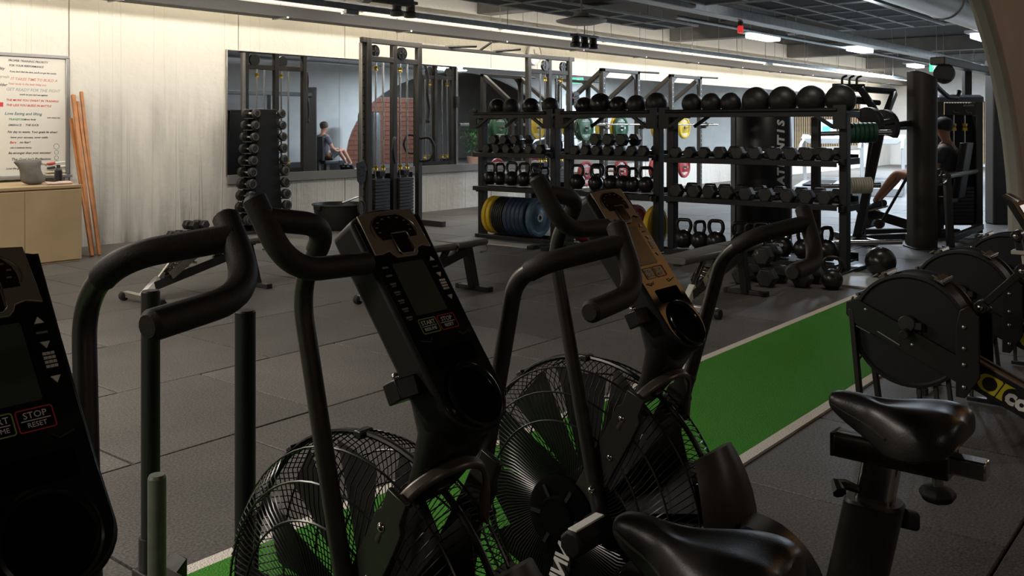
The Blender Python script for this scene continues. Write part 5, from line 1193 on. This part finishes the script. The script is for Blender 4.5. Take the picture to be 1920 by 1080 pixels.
# ------------------------------------------------------------------ seated leg machine with framed weight stack
lm = thing('leg_machine', 'dark seated leg machine with framed weight stack behind the black column', 'gym machine', (12.71, 3.06, 0), radians(219))
for y in (.245, -.245): obj('frame_post', MB().box((0, y, .86), (.14, .09, 1.70)), gun, lm, .012)
obj('top_cap', MB().loft([[(x, y, z) for x, y in rrect(.20 - k, .60 - k, .05, 4)] for z, k in ((1.66, 0), (1.72, 0), (1.75, .06))]), mat('cap_blue_grey', (0.10, 0.115, 0.13), .35), lm)
pc_ = obj('placard', MB().box((.075, 0, 1.57), (.012, .40, .15)), mat('placard_black', (0.03, 0.025, 0.025), .4), lm, .003)
text('placard_print', 'ATLANTIS', .03, wprint, pc_, frame((.083, .10, 1.615), (0, 1, 0), (0, 0, 1)))
fig = MB()
for y0 in (-.10, .06): 
    fig.cyl((.084, y0, 1.56), (.084, y0 + .0, 1.561), .012, 8)
    fig.bar((.084, y0, 1.55), (.084, y0 + .03, 1.525), .004, .014, (1,0,0)).bar((.084, y0+.03, 1.525), (.084, y0+.07, 1.53), .004, .012, (1,0,0)).bar((.084, y0+.07, 1.53), (.084, y0+.075, 1.51), .004, .010, (1,0,0))
obj('placard_figure', fig, mat('figure_pink', (.5, .3, .27), .5), pc_)
obj('back_panel', MB().box((-.05, 0, .8), (.02, .42, 1.4)), dkpaint, lm)
for y in (-.06, .08):
    obj('guide_rod', MB().cyl((.02, y, .15), (.02, y, 1.5), .012, 10), chrome, lm)
    obj('brass_collar', MB().lathe([(.013, 0), (.035, 0), (.035, .03), (.024, .045), (.035, .06), (.035, .09), (.013, .09)], T((.02, y, 1.30)), 14), brass, lm)
for i in range(10): obj('stack_plate', MB().box((.02, .01, .16 + .046*i), (.12, .32, .04)), mat('stack_iron', (0, 0, 0)), lm, .003)
LM = lambda p: iv @ (V(p) - V((12.71, 3.06, 0)))
obj('side_post', MB().bar(LM((11.12, 2.75, .02)), LM((11.16, 2.80, .82)), .07, .07, (1,0,0)).box(tuple(LM((11.12, 2.75, .01))), (.22, .10, .02)), gun, lm, .006)
obj('lever_bar', MB().cyl(LM((11.16, 2.80, .80)), LM((12.75, 2.86, .79)), .035, 16), chrome, lm)
wh = obj('spoked_wheel', MB().lathe([(.075, -.02), (.095, -.02), (.095, .02), (.075, .02), (.075, -.02)], T(LM((11.05, 2.84, .79))) @ RY(pi/2), 28).lathe([(0, -.02), (.025, -.02), (.025, .02), (0, .02)], T(LM((11.05, 2.84, .79))) @ RY(pi/2), 16), gun, lm)
spk = MB()
for k in range(5): spk.box((0, .05, 0), (.018, .06, .016), T(LM((11.05, 2.84, .79))) @ RX(2*pi*k/5))
obj('wheel_spoke', spk, gun, lm)
obj('base_frame', MB().bar(LM((11.12, 2.76, .10)), LM((12.75, 2.80, .10)), .07, .07).bar(LM((11.2, 3.0, .06)), LM((12.5, 3.3, .06)), .07, .07).bar(LM((11.6, 3.85, .06)), LM((12.3, 2.95, .06)), .08, .08), gun, lm, .006)
obj('seat_pad', MB().loft([[LM((12.05 + a, 3.15 + b, z)) for a, b in rrect(.40, .44, .06, 4)] for z in (.44, .52)]), leather, lm, .01)
obj('back_pad', MB().loft([[LM((12.05 + a, 2.90 - (z-.5)*.15 + b, z)) for a, b in rrect(.34, .09, .03, 4)] for z in (.50, 1.16)]), leather, lm, .01)
obj('seat_pillar', MB().bar(LM((12.05, 3.15, .05)), LM((12.05, 3.15, .45)), .10, .12, (1,0,0)), satin, lm, .006)
obj('foot_platform', MB().box((0, 0, 0), (.44, .07, .50), T(LM((12.1, 4.02, .30))) @ iv @ RX(-.55)), mat('platform_black', (0.02, 0.02, 0.02), .6), lm, .01)
obj('platform_arm', MB().bar(LM((12.1, 4.05, .28)), LM((12.1, 3.4, .12)), .10, .12).bar(LM((11.8, 3.72, .16)), LM((11.95, 3.35, .92)), .03, .03, (1,0,0)).cyl(LM((11.78, 3.74, .15)), LM((11.84, 3.74, .15)), .06, 18), satin, lm, .005)
obj('seat_handle', MB().tube([LM((11.80, 3.05, .48)), LM((11.76, 3.12, .70)), LM((11.76, 3.24, .72))], .016, 10), rub, lm)

# ------------------------------------------------------------------ people
def skinned(name, chains, m, parent, sub=2, loc=None):
    vs, es, rs = [], [], []; idx = {}
    def vid(p, r):
        k = tuple(round(c, 4) for c in p)
        if k not in idx: idx[k] = len(vs); vs.append(k); rs.append(r)
        return idx[k]
    for ch in chains:
        prev = None
        for p, r in ch:
            i = vid(p, r)
            if prev is not None and prev != i: es.append((prev, i))
            prev = i
    me = bpy.data.meshes.new(name); me.from_pydata(vs, es, []); me.materials.append(m); me.update()
    o = bpy.data.objects.new(name, me); COL.objects.link(o); o.parent = parent
    sk = o.modifiers.new('skin', 'SKIN'); sk.use_smooth_shade = True
    layer = me.skin_vertices[0].data if me.skin_vertices else None
    if layer is None:
        import bmesh
        bm = bmesh.new(); bm.from_mesh(me); bm.verts.layers.skin.verify(); bm.to_mesh(me); bm.free(); layer = me.skin_vertices[0].data
    for i, r in enumerate(rs):
        layer[i].radius = (r, r) if not isinstance(r, tuple) else r
    layer[0].use_root = True
    s_ = o.modifiers.new('sub', 'SUBSURF'); s_.levels = 1; s_.render_levels = sub
    return o
skin_m = mat('skin', (0.45, 0.21, 0.13), .55, noise=.06)
def person(label, loc, rz, shirt, shorts, hair, cap):
    # local: x forward, y left, seated; origin on the floor below the hips
    t = thing('person', label, 'person', loc, rz)
    P = V((0, 0, .60)); CH = V((-.10, 0, .98)); NK = V((-.10, 0, 1.17)); HD = V((-.06, 0, 1.33))
    ch = [[(P, .13), (V((-.06, 0, .78)), .125), (CH, .135), (V((-.10, 0, 1.10)), .10), (NK, .055), (V((-.075, 0, 1.235)), .058), (V((-.055, 0, 1.30)), .088), (V((-.058, 0, 1.37)), .094), (V((-.065, 0, 1.42)), .06)]]
    for s in (1, -1):
        sh_, el, wr, kn_, hp = V((-.10, s*.18, 1.09)), V((-.03, s*.27, .82)), V((.10, s*.27, .74)), V((.45, s*.10, .78)), V((.02, s*.09, .58))
        ch.append([(V((-.10, 0, 1.10)), .10), (sh_, .062), ((sh_+el)/2, .05), (el, .042), ((el+wr)/2 , .04), (wr, .028), (wr + V((.05, 0, -.01)), .030)])
        pm_ = wr + V((.05, 0, -.01))
        for k in range(4):
            b0_ = pm_ + V((.015, (k-1.5)*.016*s, .012)); ch.append([(pm_, .030), (b0_ + V((.015, 0, .0)), .0095), (b0_ + V((.045 - .004*abs(k-1.3), 0, -.006)), .0085), (b0_ + V((.052, 0, -.03)), .0078), (b0_ + V((.035, 0, -.046)), .007)])
        ch.append([(pm_, .030), (pm_ + V((.01, -.035*s, -.005)), .010), (pm_ + V((.035, -.04*s, -.02)), .0085), (pm_ + V((.05, -.03*s, -.03)), .008)])
        an = V((.72, s*.09, .43))
        ch.append([(P, .13), (hp + V((.05, 0, .02)), .085), ((hp+kn_)/2 + V((0, 0, .02)), .076), (kn_, .055), (kn_*.65 + an*.35, .056), (kn_*.3 + an*.7, .042), (an, .034), (an + V((-.01, 0, -.04)), .034)])
    obj_ = skinned('body', ch, skin_m, t)
    # shirt: torso and upper arms
    sc_ = [[(V((-.01, 0, .60)), .145), (V((-.06, 0, .78)), .142), (CH, .152), (V((-.10, 0, 1.10)), .112), (V((-.10, 0, 1.155)), .068)]]
    for s in (1, -1): sc_.append([(V((-.10, 0, 1.10)), .112), (V((-.10, s*.18, 1.09)), .075), (V((-.07, s*.225, .96)), .066), (V((-.055, s*.245, .90)), .064)])
    skinned('shirt', sc_, shirt, t)
    for s in (1, -1):
        hp, kn_, an = V((.02, s*.09, .58)), V((.45, s*.10, .78)), V((.72, s*.09, .43))
        if s > 0: skinned('shorts', [[(V((-.02, 0, .58)), .145), (V((.07, q*.09, .60)), .098), (V((.22, q*.095, .69)), .094), (V((.34, q*.10, .735)), .086)] for q in (1, -1)], shorts, t)
        skinned('sock', [[(an + V((.0, 0, .03)), .041), (an + V((-.008, 0, -.03)), .041)]], white, t, 1)
        f0 = an + V((-.03, 0, -.055))
        so = obj('shoe', MB().loft([[f0 + V((x - .06 + .0, y, z - .30*x - .0)) for y, z in ((-w_, -.03), (w_, -.03), (w_*.95, h_*.5), (w_*.4, h_), (-w_*.4, h_), (-w_*.95, h_*.5))] for x, w_, h_ in ((0, .03, .03), (.03, .037, .07), (.10, .038, .06), (.17, .045, .035), (.24, .042, .01), (.27, .025, -.01))]), mat('shoe_navy', (0.05, 0.06, 0.09), .6), t)
        m_ = so.modifiers.new('sub', 'SUBSURF'); m_.levels = 1; m_.render_levels = 2
        obj('sole', MB().loft([[f0 + V((x - .065, y, z - .30*x)) for y, z in ((-w_, -.045), (w_, -.045), (w_, -.022), (-w_, -.022))] for x, w_ in ((0, .03), (.05, .040), (.18, .048), (.26, .042), (.285, .02))]), mat('sole_tan', (0.50, 0.36, 0.22), .6), so)
    # face
    fc = obj('face', MB().loft([[V((.030, y*.012, 1.325)), V((.030, y*.012, 1.326))][:1] + [V((.03 + .0, .012*cos(a), 1.33 + .012*sin(a))) for a in (0, 2, 4)] for y in (0,)] + [[V((.055, .004*cos(a), 1.315 + .004*sin(a))) for a in (0, 1.5, 3, 4.5)]]) if False else MB().cyl((.024, 0, 1.345), (.046, 0, 1.312), .008, 10, .013).sphere((-.06, .088, 1.33), .022, 10, 8, (.7, .4, 1.2)).sphere((-.06, -.088, 1.33), .022, 10, 8, (.7, .4, 1.2)), skin_m, t)
    obj('eye', MB().sphere((.018, .033, 1.352), .011, 10, 8), white, fc); obj('eye', MB().sphere((.018, -.033, 1.352), .011, 10, 8), white, fc)
    obj('mouth', MB().box((.022, 0, 1.278), (.012, .045, .010)), mat('lip', (.30, .09, .07), .5), fc, .003)
    hr = MB().lathe([(.098, -.06), (.104, 0), (.095, .05), (.06, .085), (0, .10)], T((-.068, 0, 1.375)) @ RY(-.22), 24)
    obj('cap' if cap else 'hair', hr, hair, t)
    if cap: obj('cap_brim', MB().prism([(.05, -.075), (.10, -.07), (.16, -.03), (.165, 0), (.16, .03), (.10, .07), (.05, .075)], .008, T((-.055, 0, 1.385)) @ RY(.12)), hair, t, .003)
    return t
shirt1 = mat('shirt_charcoal', (0.055, 0.052, 0.058), .8); short1 = mat('shorts_black', (0.014, 0.014, 0.015), .8)
person('person in a black cap and charcoal shirt seated on the leg machine, bare shins', (12.08, 3.13, 0), radians(90), shirt1, short1, mat('cap_black', (0.012, 0.012, 0.012), .7), True)
person('person in a grey shirt and dark shorts seated, seen in the wall mirror', (15.0, 2.6, 0), 0, mat('shirt_slate', (0.09, 0.09, 0.11), .8), short1, mat('hair_brown', (0.05, 0.028, 0.015), .7), False)
t = thing('pin_loaded_machine', 'dark pin loaded machine with curved top beside the seated person in the mirror', 'gym machine', (16.6, 2.4, 0))
obj('tower', MB().loft([[(x, y, z) for x, y in rrect(.34*k, .62*k, .1*k, 4)] for z, k in ((0, 1), (1.62, 1), (1.70, .93), (1.73, .7))]), satin, t)
for y in (-.08, .08): obj('guide_rod', MB().cyl((-.18, y, .2), (-.18, y, 1.5), .013, 8), chrome, t)
obj('seat_pad', MB().box((-1.58, .2, .47), (.42, .42, .09)).box((-1.82, .2, .80), (.09, .36, .6)), leather, t, .02)
obj('seat_frame', MB().box((-1.0, .2, .08), (1.7, .09, .1)).box((-1.58, .2, .25), (.1, .1, .4)).bar((-1.8, .2, .1), (-1.84, .2, .6), .07, .07, (1,0,0)), gun, t, .006)
t = thing('foot_rest_block', 'low black foot rest before the seated person in the mirror', 'gym machine', (15.78, 2.6, 0))
obj('plate', MB().box((0, 0, .2), (.06, .5, .40), RY(-.3)), rub, t, .01); obj('stand', MB().box((.08, 0, .1), (.2, .4, .2)), satin, t, .01)
# potted plant reflected in the mirror
t = thing('potted_plant', 'bushy green plant in a round pot seen in the mirror beside the cable station', 'plant', (20.9, 2.3, 0))
obj('pot', MB().lathe([(0, 0), (.16, 0), (.24, .42), (.25, .45), (.21, .45), (.2, .40), (0, .40)], None, 28), mat('pot_terracotta', (.25, .12, .07), .7), t)
lf = MB(); random.seed(5)
for i in range(420):
    a = random.uniform(0, 2*pi); b_ = random.uniform(-.9, 1.4); r_ = random.uniform(.25, .55)
    c_ = V((r_*cos(a)*cos(b_)*.9, r_*sin(a)*cos(b_)*.9, 1.05 + .75*sin(b_)*r_/.5)); d1 = V((cos(a), sin(a), random.uniform(-.6, .6))).normalized()*.10; d2 = d1.cross(V((0, 0, 1))).normalized()*.03
    lf.add([c_-d1, c_+d2+V((0,0,.01)), c_+d1, c_-d2+V((0,0,.01))], [(0, 1, 2, 3)])
o = obj('foliage', lf, mat('leaf_green', (.05, .13, .03), .6), t); o['kind'] = 'stuff'
for k in range(5): obj('stem', MB().cyl((.03*k-.06, 0, .4), (.2*(k-2)*.8, .12*((k*7) % 3 - 1), 1.2), .012, 6), mat('stem_brown', (.08, .05, .03), .8), t)
# rear bay seen through the far arch in the mirror
t = thing('brick_panel', 'warm red brick feature wall in the rear bay seen in the mirror', 'brick wall', (21.0, -4.2, 0))
brm = mat('brick_red', (.24, .09, .055), .8, noise=.2, nscale=5)
obj('backing', MB().box((0, -.06, 1.2), (8.0, .04, 2.4)), mat('mortar', (.25, .22, .2), .9), t)
bk_me = MB().box((0, 0, 0), (.485, .05, .15)).mesh('brick', brm)
for j in range(14):
    for i in range(16): obj('brick', bk_me, None, t, 0, (-3.75 + .5*i + (.125 if j % 2 else -.125), -.02, .085 + .17*j))
t = thing('slatted_blind', 'white slatted blind drawn as if lit on the brick wall in the mirror', 'blind', (18.8, -4.1, 1.5))
sl_me = MB().box((0, 0, 0), (1.3, .02, .06)).mesh('slat', mat('blind_lit_white', (.8, .8, .78), .5, emit=(1, .97, .9), es=.25))  # emission stands in for the light on the slats
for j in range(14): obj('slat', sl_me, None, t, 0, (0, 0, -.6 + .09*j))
